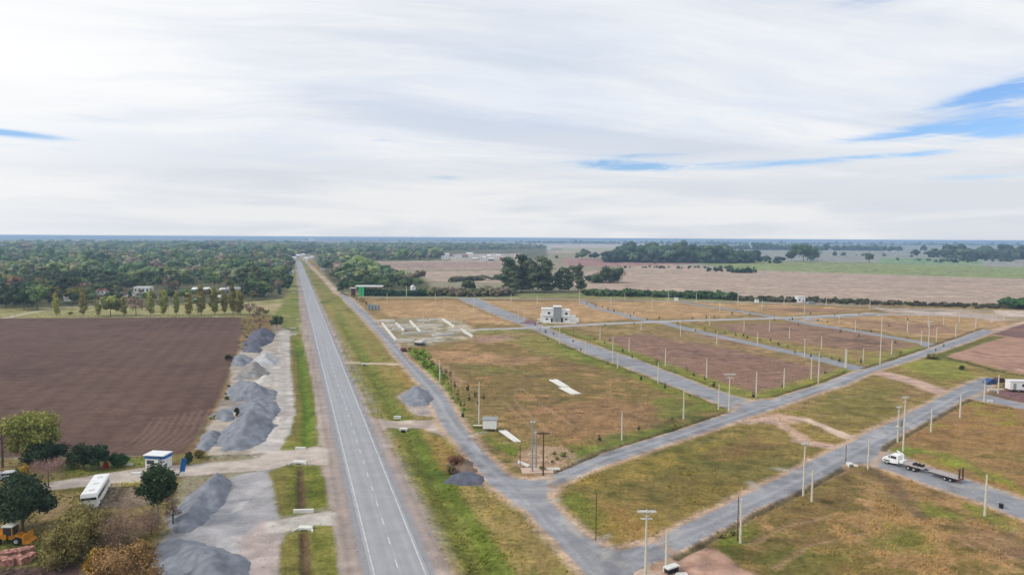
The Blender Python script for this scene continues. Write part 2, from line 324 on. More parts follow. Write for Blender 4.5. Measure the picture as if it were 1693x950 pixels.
# green margins beside the streets
GM = [(108, 118, 48), (126, 136, 54), (134, 138, 62), (150, 140, 72)]
S([(905, 552), (972, 590), (1067, 626), (1195, 676)], [5, 8, 8, 6], GM, 5, 2, alpha=.75)
S([(905, 538), (990, 566), (1055, 590), (1140, 622), (1230, 652), (1260, 656), (1330, 636), (1400, 612)], [6, 8, 9, 9, 9, 8, 8, 7], GM, 5, 2, alpha=.8)
S([(1140, 538), (1200, 548), (1300, 572), (1400, 596)], 9, [(140, 134, 70), (156, 142, 80)], 5, 2, alpha=.7)
S([(1430, 600), (1480, 586), (1530, 574)], 7, GM, 4, 2, alpha=.7)
P([(672, 576), (700, 578), (735, 620), (752, 650), (775, 690), (800, 720), (840, 735), (868, 742), (850, 762), (800, 722), (760, 690), (735, 650), (700, 612)], [(92, 120, 40), (112, 136, 48), (132, 142, 62), (140, 124, 76)], 2, 1.5)
P([(735, 600), (765, 640), (800, 700), (880, 735), (870, 760), (810, 735), (760, 690), (742, 650)], [(140, 118, 78), (120, 124, 56), (156, 130, 92), (128, 128, 60)], 2, 2, alpha=.6)
P([(855, 745), (885, 735), (935, 742), (950, 755), (915, 775), (890, 786), (862, 780), (845, 765)], [(168, 140, 118), (186, 156, 132), (150, 136, 108), (176, 160, 150)], 2, 1.5)
P([(700, 590), (722, 592), (770, 632), (760, 648), (735, 618)], [(176, 142, 110), (192, 156, 124)], 2, 1.5, alpha=.8)
# --- island between the two front streets
P([(907, 822), (960, 786), (1090, 742), (1225, 697), (1290, 690), (1420, 622), (1600, 575), (1700, 545), (1700, 620), (1600, 634), (1430, 720), (1218, 825), (1040, 907), (985, 899)],
  [(116, 112, 56), (134, 122, 68), (150, 128, 76), (142, 124, 70), (160, 136, 88), (128, 120, 58)], 2, 1)
for pl, cc, al in [([(915, 830), (960, 810), (1000, 850), (1020, 905), (985, 897), (940, 850)], [(96, 108, 44), (110, 120, 50), (128, 120, 62)], .8), ([(1090, 780), (1200, 750), (1270, 730), (1330, 745), (1250, 800), (1120, 840), (1060, 820)], [(112, 106, 58), (128, 112, 66), (104, 104, 54)], .8),
                   ([(1140, 752), (1240, 722), (1300, 735), (1200, 760)], [(146, 112, 76), (134, 104, 70)], .6), ([(1000, 830), (1050, 840), (1090, 880), (1040, 900), (1010, 880)], [(164, 128, 80), (176, 138, 88)], .6), ([(960, 800), (1100, 755), (1200, 728), (1180, 742), (1050, 785)], [(160, 136, 66), (172, 146, 76)], .6),
                   ([(1350, 660), (1440, 640), (1500, 650), (1440, 690), (1380, 690)], [(112, 120, 56), (124, 116, 62)], .6), ([(1480, 595), (1560, 590), (1620, 622), (1560, 630), (1500, 612)], [(132, 138, 62), (146, 144, 70)], .8), ([(1500, 640), (1560, 645), (1540, 662), (1470, 660)], [(150, 118, 84), (162, 130, 92)], .6)]:
    P(pl, cc, 5, 4, alpha=al)
P([(1590, 572), (1645, 552), (1700, 532), (1900, 520), (1900, 700), (1700, 622), (1600, 596), (1560, 590)], [(176, 138, 118), (188, 150, 128), (168, 132, 112), (196, 160, 138)], 2, 1, 'harvested_plot')
P([(1640, 552), (1700, 530), (1900, 515), (1900, 560), (1700, 560)], [(128, 98, 90), (140, 108, 98)], 3, 1.5, 'dark_soil_plot')
S([(1555, 588), (1600, 600), (1660, 616), (1720, 624)], 2.4, (84, 84, 48), 1, .5)
S([(1540, 592), (1600, 570), (1650, 556)], [5, 6, 5], [(96, 96, 44), (120, 116, 56), (84, 80, 42)], 1.5, 1)
# --- lower right lots
LR = [(116, 106, 58), (150, 122, 80), (128, 112, 64), (168, 134, 94), (148, 118, 80), (176, 142, 102), (136, 120, 68)]
P([(1112, 917), (1331, 805), (1397, 767), (1440, 768), (1558, 809), (1693, 858), (2300, 1100), (2300, 1500), (1000, 1500), (1050, 950)], LR, 1.5, .8)
P([(1460, 740), (1538, 693), (1601, 657), (1627, 664), (1800, 690), (2300, 900), (1800, 850), (1593, 790)], [(132, 124, 62), (150, 128, 74), (162, 132, 86), (156, 120, 82), (140, 130, 62)], 1.5, .8)
for pl, cc, al in [([(1180, 885), (1215, 868), (1260, 850), (1240, 880), (1200, 920), (1180, 905)], [(100, 116, 46), (116, 128, 52)], .8), ([(1400, 775), (1460, 785), (1530, 820), (1500, 850), (1440, 830)], [(160, 132, 96), (146, 120, 78)], .6), ([(1500, 830), (1560, 835), (1570, 850), (1520, 852)], [(118, 128, 52), (130, 134, 58)], .8), ([(1580, 825), (1640, 850), (1690, 868), (1670, 880), (1600, 850)], [(112, 126, 52), (128, 134, 60)], .75),
                   ([(1250, 925), (1320, 905), (1400, 915), (1360, 955), (1260, 960)], [(106, 110, 52), (122, 116, 60)], .6), ([(1470, 868), (1540, 880), (1520, 910), (1450, 900)], [(110, 120, 54), (126, 126, 60)], .5), ([(1560, 870), (1693, 880), (1760, 930), (1640, 930)], [(164, 132, 100), (150, 118, 92)], .7), ([(1640, 895), (1700, 905), (1760, 960), (1700, 950)], [(132, 104, 88), (144, 112, 94)], .6),
                   ([(1520, 745), (1570, 770), (1640, 795), (1693, 815), (1693, 800), (1600, 760), (1560, 745)], [(124, 138, 54), (138, 146, 62)], .7), ([(1500, 720), (1600, 690), (1693, 710), (1693, 740), (1560, 745)], [(166, 128, 84), (152, 120, 78)], .6), ([(1460, 742), (1500, 735), (1520, 755), (1480, 752)], [(108, 132, 48), (120, 140, 54)], .8)]:
    P(pl, cc, 4, 3, alpha=al)
S([(1440, 772), (1475, 800), (1500, 830), (1530, 860)], [3, 3, 2.5, 2], [(112, 90, 70), (130, 104, 82)], 2, 1, alpha=.75)
P([(1100, 930), (1150, 905), (1180, 905), (1215, 930), (1260, 955), (1300, 1000), (1060, 1000), (1060, 945)], [(188, 150, 130), (204, 166, 146), (176, 144, 118), (196, 160, 140)], 2, 1.2, 'bare_earth_patch')
P([(1605, 650), (1640, 640), (1700, 640), (1800, 660), (1700, 672), (1650, 662)], [(150, 128, 96), (126, 108, 84), (140, 104, 96)], 1.5, 1)
P([(1650, 644), (1720, 646), (1760, 668), (1690, 664), (1660, 656)], [(126, 92, 92), (140, 104, 100), (112, 84, 80)], 1.5, 1)
# sandy tracks
SAND = [(196, 164, 146), (210, 178, 160), (188, 156, 136)]
S([(1452, 615), (1480, 622), (1520, 634), (1562, 650)], [7, 8, 7, 7], SAND, 2.5, 1.2, region='sandy_track', flat=True)
S([(1640, 548), (1665, 540), (1720, 526)], [6, 4, 4], SAND, 1.5, .6, region='sandy_track', flat=True)
S([(1300, 690), (1335, 694), (1365, 706), (1400, 722), (1425, 724)], [2.2, 2.6, 3, 4, 5], [(206, 178, 158), (220, 194, 174)], 1, .7, region='sandy_track')
S([(1235, 696), (1275, 692), (1310, 712), (1335, 732), (1380, 740)], [5, 2.5, 3, 3.4, 3], SAND, 1.8, .8, alpha=.8)
S([(1310, 728), (1345, 732), (1395, 742)], [1.5, 3, 5], [(212, 180, 164), (204, 170, 150)], 1.2, .8, alpha=.9)
P([(1250, 690), (1290, 684), (1330, 690), (1320, 700), (1262, 702)], SAND, 2.5, 1.5, alpha=.8)
# faint tyre marks over lots
for ln in [[(850, 660), (880, 690), (910, 715), (935, 745)], [(835, 665), (865, 695), (895, 722)], [(860, 640), (900, 672), (950, 705)], [(1240, 900), (1300, 870), (1380, 850)], [(1280, 940), (1340, 900), (1440, 880)], [(1600, 900), (1660, 930), (1720, 960)], [(1620, 895), (1690, 930), (1730, 955)], [(1380, 660), (1440, 650), (1520, 668)]]:
    S(ln, .8, (180, 148, 116), .8, .4, alpha=.55)
    S([(a + 3, b - 5) for a, b in ln], .7, (126, 100, 72), .8, .4, alpha=.4)

# --- grass strip between highway and service road
P([(497, 430), (503, 428), (535, 470), (560, 490), (594, 520), (632, 560), (664, 600), (711, 660), (729, 700), (794, 780), (876, 850), (985, 965), (990, 1100), (770, 1100), (750, 950), (660, 760), (612, 690), (585, 640), (545, 545), (512, 470)],
  [(108, 114, 52), (122, 124, 58), (136, 130, 70), (148, 130, 80), (128, 126, 62)], 1.2, .6)
for off, w_, cc in [(3.0, 3.2, [(146, 140, 70), (160, 146, 86)]), (6.6, 2.8, [(96, 116, 42), (110, 126, 48)]), (9.6, 1.6, [(158, 142, 84), (170, 146, 96)])]:
    # bands parallel to the highway (offset in metres from the edge of the shoulder)
    e0 = g(750, 950); e1 = g(497 + 3, 430)
    pts = [(e0[0] + hy * off - hx * 30 + (AL0) * hx, e0[1] - hx * off - hy * 30 + AL0 * hy) for AL0 in (0, 60, 120, 240, 420)]
    S(pts, w_, cc, 1.6, .8, px=False, alpha=.75)
P([(520, 530), (550, 500), (575, 512), (640, 590), (700, 660), (700, 690), (660, 690), (600, 600), (560, 560)], [(136, 132, 60), (160, 140, 84), (112, 122, 48)], 3, 2, alpha=.6)
P([(640, 596), (662, 604), (705, 655), (700, 685), (670, 640)], [(170, 136, 84), (158, 132, 72)], 2, 1.5, alpha=.7)
P([(800, 800), (850, 835), (930, 930), (900, 960), (840, 890)], [(164, 140, 88), (176, 146, 100), (150, 134, 76)], 3, 2, alpha=.65)
P([(700, 720), (735, 726), (760, 745), (745, 780), (720, 770)], [(164, 128, 78), (150, 124, 66)], 2.5, 1.5, alpha=.7)
S([(556, 520), (610, 610), (660, 700), (720, 800), (800, 950)], [3, 4, 4.5, 5, 5.5], [(92, 108, 42), (104, 118, 48)], 3, 1, alpha=.6, z=-.7)      # broad shallow drain
S([(536, 470), (556, 510), (590, 560)], 3, [(120, 126, 60), (136, 134, 70)], 2, 1, alpha=.6)
# access road and driveways across the strip
GV = [(182, 166, 154), (194, 178, 166), (176, 160, 148), (202, 186, 172)]
P([(612, 690), (640, 695), (715, 694), (730, 688), (745, 716), (735, 722), (700, 708), (640, 706), (633, 716)], GV, .8, .4, 'access_road', flat=True, z=0)
S([(566, 599), (610, 600), (655, 602)], [5, 3, 4], [(190, 172, 150), (202, 184, 162)], .8, .4, region='access_road', flat=True)
S([(503, 446), (530, 446)], 2.5, (176, 164, 146), 1, .5)
# gravel spread round the grey heap
P([(655, 655), (690, 634), (722, 668), (728, 690), (690, 688), (672, 674)], [(190, 168, 150), (176, 164, 158), (200, 178, 160)], 1.5, .8)
P([(735, 795), (760, 780), (800, 785), (820, 800), (790, 806)], [(150, 142, 136), (160, 150, 138)], 1.5, .8, alpha=.7)
# dirt frontage road further up
S([(500, 424), (510, 436), (527, 452), (543, 468), (556, 483), (565, 488)], [5, 5, 5.5, 6, 6, 7], [(186, 166, 142), (200, 180, 156)], 1, .5, region='dirt_road', flat=True)

# --- streets of compacted grey gravel
STR = [(146, 146, 150), (162, 162, 165), (152, 152, 156), (172, 171, 172)]
def street(pl, name, sand=2.2):
    P(pl, SAND, 1.2 + sand, .7, alpha=.0)
    idx, d, _ = sdist(pl, True, 8)
    d2 = d + nJ[idx] * 1.1 + nJ2[idx] * .8
    w = sm(d2, -sand, -sand * .2) * (1 - sm(d2, .0, .9))
    c = pal([(188, 158, 132), (202, 174, 150), (176, 150, 120)], idx)
    C[idx] = mix(C[idx], c, w * .95)
    P(pl, STR, .7, .35, name, flat=True, z=0, det=.4)
serv = [(560, 484), (574, 500), (594, 520), (632, 560), (653, 588), (664, 600), (690, 630), (702, 645), (711, 660), (722, 685), (729, 700), (745, 720), (761, 740), (794, 780), (812, 800), (842, 825), (876, 850), (900, 875), (924, 899), (965, 945), (1060, 1060),
        (1160, 1060), (1040, 952), (1068, 935), (1112, 917), (1081, 896.6), (1040, 907), (1016, 911), (985, 899), (956, 877), (927, 846), (907, 826), (905, 812), (905, 790), (880, 794), (850, 790), (834, 780), (794, 740), (778, 720), (763, 700), (753, 685), (741, 660), (727, 640), (715, 630), (682, 600), (669, 588), (649.5, 560), (609, 520), (587, 500), (569, 484)]
front = [(880, 794), (905, 788), (950, 768), (1000, 748), (1080, 724), (1120, 712), (1171, 694), (1202, 684), (1217, 679), (1225, 668), (1250, 662), (1277, 660), (1360, 634), (1393, 622), (1414, 615), (1471, 598), (1540, 575), (1582, 560), (1627, 544), (1643, 547), (1603, 564), (1551, 581), (1498, 598), (1446, 613), (1393, 638), (1360, 646), (1290, 672), (1275, 677), (1223, 693), (1179, 710), (1120, 728), (1090, 738), (1010, 765), (960, 783), (920, 803), (907, 822)]
sec = [(1040, 907), (1081, 896.6), (1116, 875), (1149, 858), (1183, 842), (1218, 825), (1250, 808), (1318, 774), (1368, 747), (1402, 734), (1440, 712), (1490, 690), (1562, 651.5), (1599, 634.5), (1628, 624), (1645, 632), (1632, 642), (1619, 649), (1601, 657), (1591, 661), (1538, 692.6), (1490, 717), (1460, 735), (1458, 741), (1440, 766), (1400, 766), (1377, 781), (1351, 794.5), (1331, 804.6), (1301, 820), (1259, 838), (1211, 865), (1177, 883), (1146, 899), (1112, 917), (1075, 920)]
truckr = [(1440, 740), (1458, 741), (1480, 752), (1530, 771), (1591, 789), (1640, 807), (1693, 826), (1900, 900), (1900, 945), (1693, 858), (1624, 830), (1558, 808.6), (1488, 784), (1440, 768), (1417, 765), (1420, 745)]
branch = [(1601, 657), (1612, 648), (1619, 649), (1644, 655), (1670, 662), (1693, 667), (1900, 710), (1900, 722), (1693, 676), (1665, 670), (1627, 664)]
cen1 = [(758, 493), (790, 492.8), (820, 507), (860, 523), (902, 541), (947, 559), (1001, 577), (1055, 595), (1120, 620.6), (1164, 638), (1208, 653), (1238, 661), (1250, 672), (1217, 681), (1201, 673), (1164, 657), (1108, 636), (1067, 618.5), (1019, 600.6), (972, 584.6), (924, 563), (880, 543), (838, 528), (800, 512), (765, 497)]
street(cen1, 'middle_street', 1.4)
S([(962, 498), (985, 509), (1020, 517), (1055, 527), (1100, 534), (1133, 543), (1189, 555.6), (1236, 566), (1294, 579), (1332, 587), (1395, 603), (1425, 610)], [6, 6, 6.5, 7, 7, 6.5, 6.5, 6.5, 7, 7, 8, 10], STR, .8, .4, region='second_cross_street', flat=True, det=.2)
S([(1130, 500), (1160, 505), (1210, 512), (1290, 525), (1350, 537), (1400, 544.5), (1460, 555), (1530, 567), (1548, 574)], [5, 6, 6, 7, 7, 7, 7, 7, 9], STR, .8, .4, region='third_cross_street', flat=True, det=.2)
S([(775, 545), (840, 543), (890, 541), (1000, 535), (1100, 531), (1160, 529), (1290, 525.5), (1345, 523), (1440, 518), (1560, 521), (1640, 524)], [6, 6, 7, 7, 7, 7, 7, 7, 6, 6, 5], [(176, 170, 168), (190, 186, 184), (160, 160, 164)], .8, .5, region='lateral_street', flat=True, det=.2)
S([(590, 491), (760, 492), (960, 495), (1250, 500), (1450, 506)], 6, [(160, 156, 152), (176, 168, 160)], 1, .8, region='far_street', flat=True, det=.2)
S([(1345, 530), (1330, 526), (1460, 520)], 5, STR, 1, .5)
street(truckr, 'truck_street'); street(branch, 'branch_street', 1.2); street(sec, 'second_street'); street(front, 'front_street'); street(serv, 'service_road', 2.4)
# swept lighter wheel paths and spilt stone on the streets
for ln in [[(600, 518), (660, 586), (712, 640), (735, 680), (770, 730), (815, 778), (880, 835), (960, 920), (990, 955)], [(578, 500), (642, 565), (690, 618), (722, 655), (750, 700), (785, 742)], [(900, 800), (1000, 757), (1120, 721), (1230, 684), (1330, 652), (1450, 607), (1600, 556)], [(1050, 915), (1180, 862), (1330, 790), (1450, 728), (1600, 645)], [(1450, 755), (1560, 795), (1700, 846)], [(800, 506), (900, 545), (1050, 602), (1190, 655)]]:
    S(ln, 1.1, (184, 184, 186), 1.0, .4, alpha=.5)
    S([(a + 5, b + 1.5) for a, b in ln], .8, (128, 128, 132), 1.0, .4, alpha=.45)
P([(775, 728), (785, 732), (800, 752), (792, 750)], (196, 196, 196), .8, .6, alpha=.7)
P([(718, 650), (724, 652), (738, 672), (730, 672)], (188, 188, 190), .8, .6, alpha=.6)
P([(925, 845), (945, 865), (962, 888), (950, 880), (935, 866)], (190, 180, 170), .9, .6, alpha=.7)
pq = random.Random(23); ST_ = np.nonzero(np.isin(REG, [reg(n) for n in ('service_road', 'front_street', 'second_street', 'truck_street', 'middle_street')]) & (VY < 320))[0]
for k in range(70):
    i_ = ST_[pq.randrange(len(ST_))]; x0, y0 = VX[i_], VY[i_]; a_ = pq.uniform(0, 3.1); l_ = pq.uniform(1.5, 6)
    S([(x0, y0), (x0 + math.cos(a_) * l_, y0 + math.sin(a_) * l_)], pq.uniform(.6, 2.2), (184, 180, 174) if k % 3 else (118, 118, 122), 1.4, .7, px=False, alpha=.5)
# roadside gutters (dug along the streets' low side), ditch shadow painted in as dark green
GUT = [(84, 78, 50), (100, 90, 60), (72, 74, 42)]
for ln, w_ in [([(918, 780), (1000, 744), (1080, 720), (1171, 690), (1200, 681)], 1.3), ([(1245, 657), (1275, 655.5), (1360, 630), (1400, 614)], 1.4), ([(1425, 609), (1471, 594.5), (1540, 571.5), (1625, 541.5)], 1.5), ([(1120, 921), (1180, 889), (1259, 845), (1331, 811), (1395, 773)], 1.3), ([(1462, 744), (1465, 738), (1538, 697), (1592, 666), (1606, 660)], 1.4),
               ([(880, 546), (924, 566), (972, 588), (1067, 622), (1160, 659), (1200, 675)], 1.2), ([(910, 539), (960, 558), (1055, 590), (1120, 616), (1200, 646)], 1.0), ([(1606, 661), (1630, 668), (1680, 677)], 1.2)]:
    S(ln, w_, GUT, .8, .5, alpha=.85, z=-.45)

# --- left of the highway
PLG = [(98, 76, 66), (105, 82, 71), (112, 88, 76), (101, 79, 68)]
fld = [(-260, 527), (400, 524), (409, 540), (398, 585), (378, 640), (345, 700), (318, 740), (312, 752), (240, 753), (100, 755), (0, 757), (-500, 762), (-1500, 700)]
def furrow(c, idx):
    x = VX[idx]; y = VY[idx]; a = fbm(x * .10, y, 1.5, 3, 71); b = fbm((x + y * .4) * .3, y * .8, 14, 3, 75)
    return c * (1 + (a - .5) * .26 + (b - .5) * .16)[:, None]
P(fld, PLG, 1.5, .8, 'ploughed_field', fn=furrow, det=.22)
for k in range(26):
    xx = -160 + k * 26; S([(xx + (480 - xx) * .0, 752), (480 - (480 - xx) * .36, 524)], 1.6, (118, 94, 82) if k % 2 else (90, 70, 61), 1.5, .5, alpha=.28)
for k in range(9):       # turning marks of the tractor at the headland
    x0 = 215 + k * 13; S([(x0 + 40, 690 - k * 2), (x0 + 22, 715), (x0 - 4, 735), (x0 - 40, 748)], .5, (140, 116, 106), .6, .3, alpha=.6)
P([(398, 524), (452, 520), (448, 545), (440, 560), (400, 590), (392, 640), (352, 700), (345, 742), (305, 752), (330, 715), (372, 640), (392, 585), (402, 545)], [(124, 98, 66), (140, 108, 78), (120, 112, 60), (150, 118, 88), (104, 86, 60)], 1.5, 1)
S([(404, 545), (392, 590), (372, 645), (345, 700)], 1.0, (160, 130, 98), .8, .5, alpha=.6)
# homestead corner
P([(-1500, 762), (0, 757), (240, 754), (312, 752), (345, 742), (345, 775), (300, 790), (290, 820), (262, 900), (270, 1000), (200, 1400), (-1500, 1400)], [(112, 108, 58), (128, 116, 66), (140, 122, 80), (120, 116, 58), (150, 128, 92)], 1.2, 1)
P([(100, 768), (240, 756), (240, 768), (170, 782), (100, 786)], [(110, 118, 54), (126, 128, 64)], 1.5, 1)
P([(180, 800), (240, 795), (262, 830), (200, 845), (150, 830)], [(150, 132, 122), (138, 118, 104)], 2, 1.5, alpha=.8)
P([(60, 810), (130, 815), (120, 850), (70, 860)], [(160, 134, 104), (150, 128, 92)], 2, 1.5, alpha=.7)
P([(0, 935), (140, 932), (150, 1000), (-50, 1000)], [(92, 72, 70), (104, 82, 78)], 1.5, 1)
P([(-60, 890), (90, 885), (100, 930), (-60, 945)], [(96, 112, 48), (112, 120, 58), (120, 104, 72)], 2, 1.5, alpha=.8)
P([(190, 790), (240, 785), (238, 800), (200, 806)], [(156, 146, 78), (166, 156, 86)], 1.5, 1, alpha=.8)
# yard of pale stone round the gravel heaps
YD = [(196, 188, 180), (206, 198, 190), (188, 180, 172), (212, 204, 196)]
P([(447, 556), (470, 543), (479, 560), (478, 600), (483, 640), (487, 680), (478, 715), (462, 742), (432, 752), (345, 752), (352, 735), (325, 742), (350, 690), (380, 640), (385, 600), (398, 580)], [(168, 156, 144), (184, 172, 160), (176, 164, 150), (196, 184, 172)], 1.2, .8, 'stone_yard')
S([(470, 545), (473, 570), (467, 610), (470, 650), (472, 690), (460, 722), (436, 748)], [5, 5, 5.5, 5.5, 6, 6, 6], YD, 1.5, .4)
for o_ in (-3, 3): S([(469 + o_, 560), (465 + o_, 610), (468 + o_, 650), (469 + o_, 690), (456 + o_, 722)], .7, (176, 166, 156), .8, .3, alpha=.6)
P([(420, 606), (462, 604), (462, 640), (430, 636)], YD, 2, 1, alpha=.8)
P([(382, 786), (445, 776), (462, 800), (458, 850), (472, 872), (466, 905), (463, 1100), (250, 1100), (255, 905), (290, 872), (345, 850), (378, 800)], [(166, 166, 170), (178, 176, 178), (172, 168, 168), (184, 178, 176)], 1.2, .8, 'stone_yard')
P([(440, 860), (470, 872), (463, 1000), (415, 960), (400, 900)], [(186, 166, 156), (196, 176, 166)], 2, 1.5, alpha=.7)
P([(385, 845), (400, 828), (412, 826), (400, 840)], (206, 204, 200), 1, .8, alpha=.8)
# driveways
P([(-300, 830), (0, 806), (90, 795), (240, 772), (330, 766), (430, 757), (462, 742), (528, 738), (545, 742), (545, 768), (530, 768), (480, 766), (445, 776), (300, 787), (100, 808), (0, 818), (-300, 850)], [(190, 176, 164), (204, 190, 178), (182, 170, 158)], .8, .5, 'driveway', flat=True)
S([(340, 762), (380, 757), (430, 750)], 1.2, (150, 128, 108), 1, .7, alpha=.7)
P([(440, 862), (480, 855), (545, 842), (560, 846), (562, 868), (500, 868), (470, 880), (440, 880)], [(190, 182, 172), (200, 192, 182)], .8, .5, 'driveway', flat=True)
# grass islands
GI = [(102, 112, 44), (118, 124, 50), (132, 128, 66), (146, 128, 78)]
P([(479, 556), (498, 550), (507, 585), (514, 610), (521, 650), (526, 700), (527, 733), (505, 742), (462, 744), (480, 716), (489, 680), (486, 640), (481, 600)], GI, 1, .6, 'grass_strip')
S([(490, 560), (500, 620), (508, 690), (508, 735)], 2.6, [(92, 118, 40), (108, 130, 46)], 1.6, .6, alpha=.8, z=-.5)
S([(483, 560), (488, 620), (494, 680), (486, 730)], 1.4, [(136, 112, 74), (126, 108, 60)], 1.2, .6, alpha=.7)
P([(443, 780), (478, 767), (530, 770), (540, 795), (543, 838), (500, 850), (464, 852), (458, 815)], GI, .9, .5, 'grass_strip')
P([(470, 885), (500, 869), (550, 869), (557, 900), (563, 1000), (463, 1000), (464, 910)], GI, .9, .5, 'grass_strip')
S([(496, 772), (499, 845)], 1.5, [(116, 98, 68), (104, 88, 60)], .8, .4, z=-.6); S([(502, 882), (506, 960)], 1.6, [(122, 98, 72), (104, 88, 60)], .8, .4, z=-.6)
for pl in [[(445, 782), (478, 775), (480, 840), (466, 848)], [(468, 890), (490, 885), (492, 950), (466, 950)]]: P(pl, [(140, 124, 74), (126, 116, 60)], 1.5, 1, alpha=.6)
# highway shoulders
SHL = [(164, 148, 138), (176, 160, 150), (170, 152, 142), (184, 168, 158)]
def hw(off, al):   # point at offset (m) from the left white line, distance al along
    return (HL[0] + hy * off + hx * al, HL[1] - hx * off + hy * al)
HL = g(619, 950)
v = g(704, 950); WID = (v[0] - HL[0]) * hy - (v[1] - HL[1]) * hx
P([(-300, 1), (0, 0)], None) if False else None
lsh = [(490, 431), (487, 436), (493, 480), (497, 520), (500, 545), (506, 570), (514, 610), (521, 650), (526, 700), (528, 735), (545, 742), (546, 768), (530, 769), (541, 800), (545, 838), (552, 846), (554, 868), (558, 900), (563, 955), (575, 1100), (690, 1100), (640, 950), (580, 760), (520, 520), (492, 431)]
P(lsh, SHL, .9, .5, 'highway_shoulder', flat=True, z=0)
rsh = [(496, 431), (503, 446), (515, 475), (535, 522), (553, 560), (574, 602), (597, 650), (614, 688), (634, 700), (634, 715), (660, 760), (705, 855), (750, 950), (800, 1060), (700, 1060), (650, 800), (560, 560), (497, 431)]
P(rsh, SHL, .9, .5, 'highway_shoulder', flat=True, z=0)
P([(490, 520), (500, 545), (506, 570), (514, 610), (521, 650), (526, 700), (528, 735), (540, 735), (520, 640), (500, 560)], [(192, 172, 154), (202, 182, 164)], .8, .5, alpha=.6)
for off in (-4.0, -2.2, WID + 2.2, WID + 4.0):
    S([hw(off, a) for a in (-10, 60, 160, 300)], .9, (186, 174, 166), 1, .4, px=False, alpha=.35)
    S([hw(off + .9, a) for a in (-10, 60, 160, 300)], .6, (142, 130, 126), 1, .4, px=False, alpha=.4)
S([hw(WID / 2, a) for a in (-30, 400, 1300)], WID + 3, (160, 158, 160), .8, .2, px=False, flat=True, z=0)
# foundation plot: trampled pale ground
P([(628, 528), (700, 524), (760, 530), (790, 546), (770, 560), (700, 572), (670, 572), (640, 548)], [(196, 180, 158), (176, 164, 138), (150, 140, 110), (206, 192, 174)], 2, 1.5, alpha=.85)
# relief of rough ground
rough = (n3 - .5) * .22 + (n12 - .5) * .35
ZZ = ZZ + rough * (1 - FLAT) * (VY < 1500)
ZZ[REG == reg('ploughed_field')] *= .6

lum_ = (C @ np.array([.3, .6, .1]))[:, None]; C = np.clip(lum_ + (C - lum_) * 1.04, .004, .9)
VCO = np.stack([VX, VY, ZZ], 1)
ii = (np.arange(NR - 1)[:, None] * NC + np.arange(NC - 1)[None, :]).ravel()
QUAD = np.stack([ii, ii + 1, ii + 1 + NC, ii + NC], 1); FREG = REG[ii + 1]
def npmesh(name, co, faces, mats, colr=None, smooth=False):
    me = bpy.data.meshes.new(name); nf, k = faces.shape
    me.vertices.add(len(co)); me.vertices.foreach_set('co', co.astype(np.float32).ravel())
    me.loops.add(nf * k); me.loops.foreach_set('vertex_index', faces.astype(np.int32).ravel())
    me.polygons.add(nf); me.polygons.foreach_set('loop_start', np.arange(0, nf * k, k, dtype=np.int32)); me.polygons.foreach_set('loop_total', np.full(nf, k, np.int32))
    if smooth: me.polygons.foreach_set('use_smooth', np.ones(nf, bool))
    for x in mats: me.materials.append(x)
    me.update(calc_edges=True)
    if colr is not None:
        a = me.color_attributes.new('Col', 'FLOAT_COLOR', 'POINT'); c4_ = np.ones((len(co), 4), np.float32); c4_[:, :3] = colr; a.data.foreach_set('color', c4_.ravel())
    return me
def groundmat(name, s1, v1, s2, v2, bump, stretch=None):
    mt = bpy.data.materials.new(name); mt.use_nodes = True; t = mt.node_tree; b = t.nodes['Principled BSDF']; b.inputs['Roughness'].default_value = .95; b.inputs['Specular IOR Level'].default_value = .15
    co = t.nodes.new('ShaderNodeTexCoord'); at = t.nodes.new('ShaderNodeAttribute'); at.attribute_name = 'Col'; src = co.outputs['Object']
    if stretch:
        mp = t.nodes.new('ShaderNodeMapping'); mp.inputs['Scale'].default_value = stretch; mp.inputs['Rotation'].default_value = (0, 0, .12); t.links.new(src, mp.inputs[0]); src = mp.outputs[0]
    cur = at.outputs['Color']; first = None
    for s_, v_ in ((s1, v1), (s2, v2)):
        no = t.nodes.new('ShaderNodeTexNoise'); no.inputs['Scale'].default_value = s_; no.inputs['Detail'].default_value = 5; no.inputs['Roughness'].default_value = .65; t.links.new(src, no.inputs['Vector'])
        mr = t.nodes.new('ShaderNodeMapRange'); mr.inputs[1].default_value = .32; mr.inputs[2].default_value = .68; mr.inputs[3].default_value = 1 - v_; mr.inputs[4].default_value = 1 + v_; t.links.new(no.outputs[0], mr.inputs[0])
        mx = t.nodes.new('ShaderNodeVectorMath'); mx.operation = 'SCALE'; t.links.new(cur, mx.inputs[0]); t.links.new(mr.outputs[0], mx.inputs['Scale']); cur = mx.outputs[0]; first = first or no
    t.links.new(cur, b.inputs['Base Color'])
    bp = t.nodes.new('ShaderNodeBump'); bp.inputs['Strength'].default_value = bump; bp.inputs['Distance'].default_value = .25; t.links.new(first.outputs[0], bp.inputs['Height']); t.links.new(bp.outputs[0], b.inputs['Normal'])
    return mt
M_grass = groundmat('grass_ground', 1.3, .36, .33, .20, 1.0)
M_gravel = groundmat('compacted_gravel', 2.4, .13, .5, .08, .35)
M_plough = groundmat('ploughed_soil', 1.6, .24, .35, .08, 1.0, (.5, 1.8, 1))
M_stub = groundmat('stubble', .5, .12, .05, .10, .5, (.2, 1, 1))
matof = {'ground': M_grass, 'grass_strip': M_grass, 'ploughed_field': M_plough, 'harvested_field': M_stub, 'reddish_field': M_stub, 'green_field': M_stub, 'harvested_plot': M_plough, 'dark_soil_plot': M_plough}
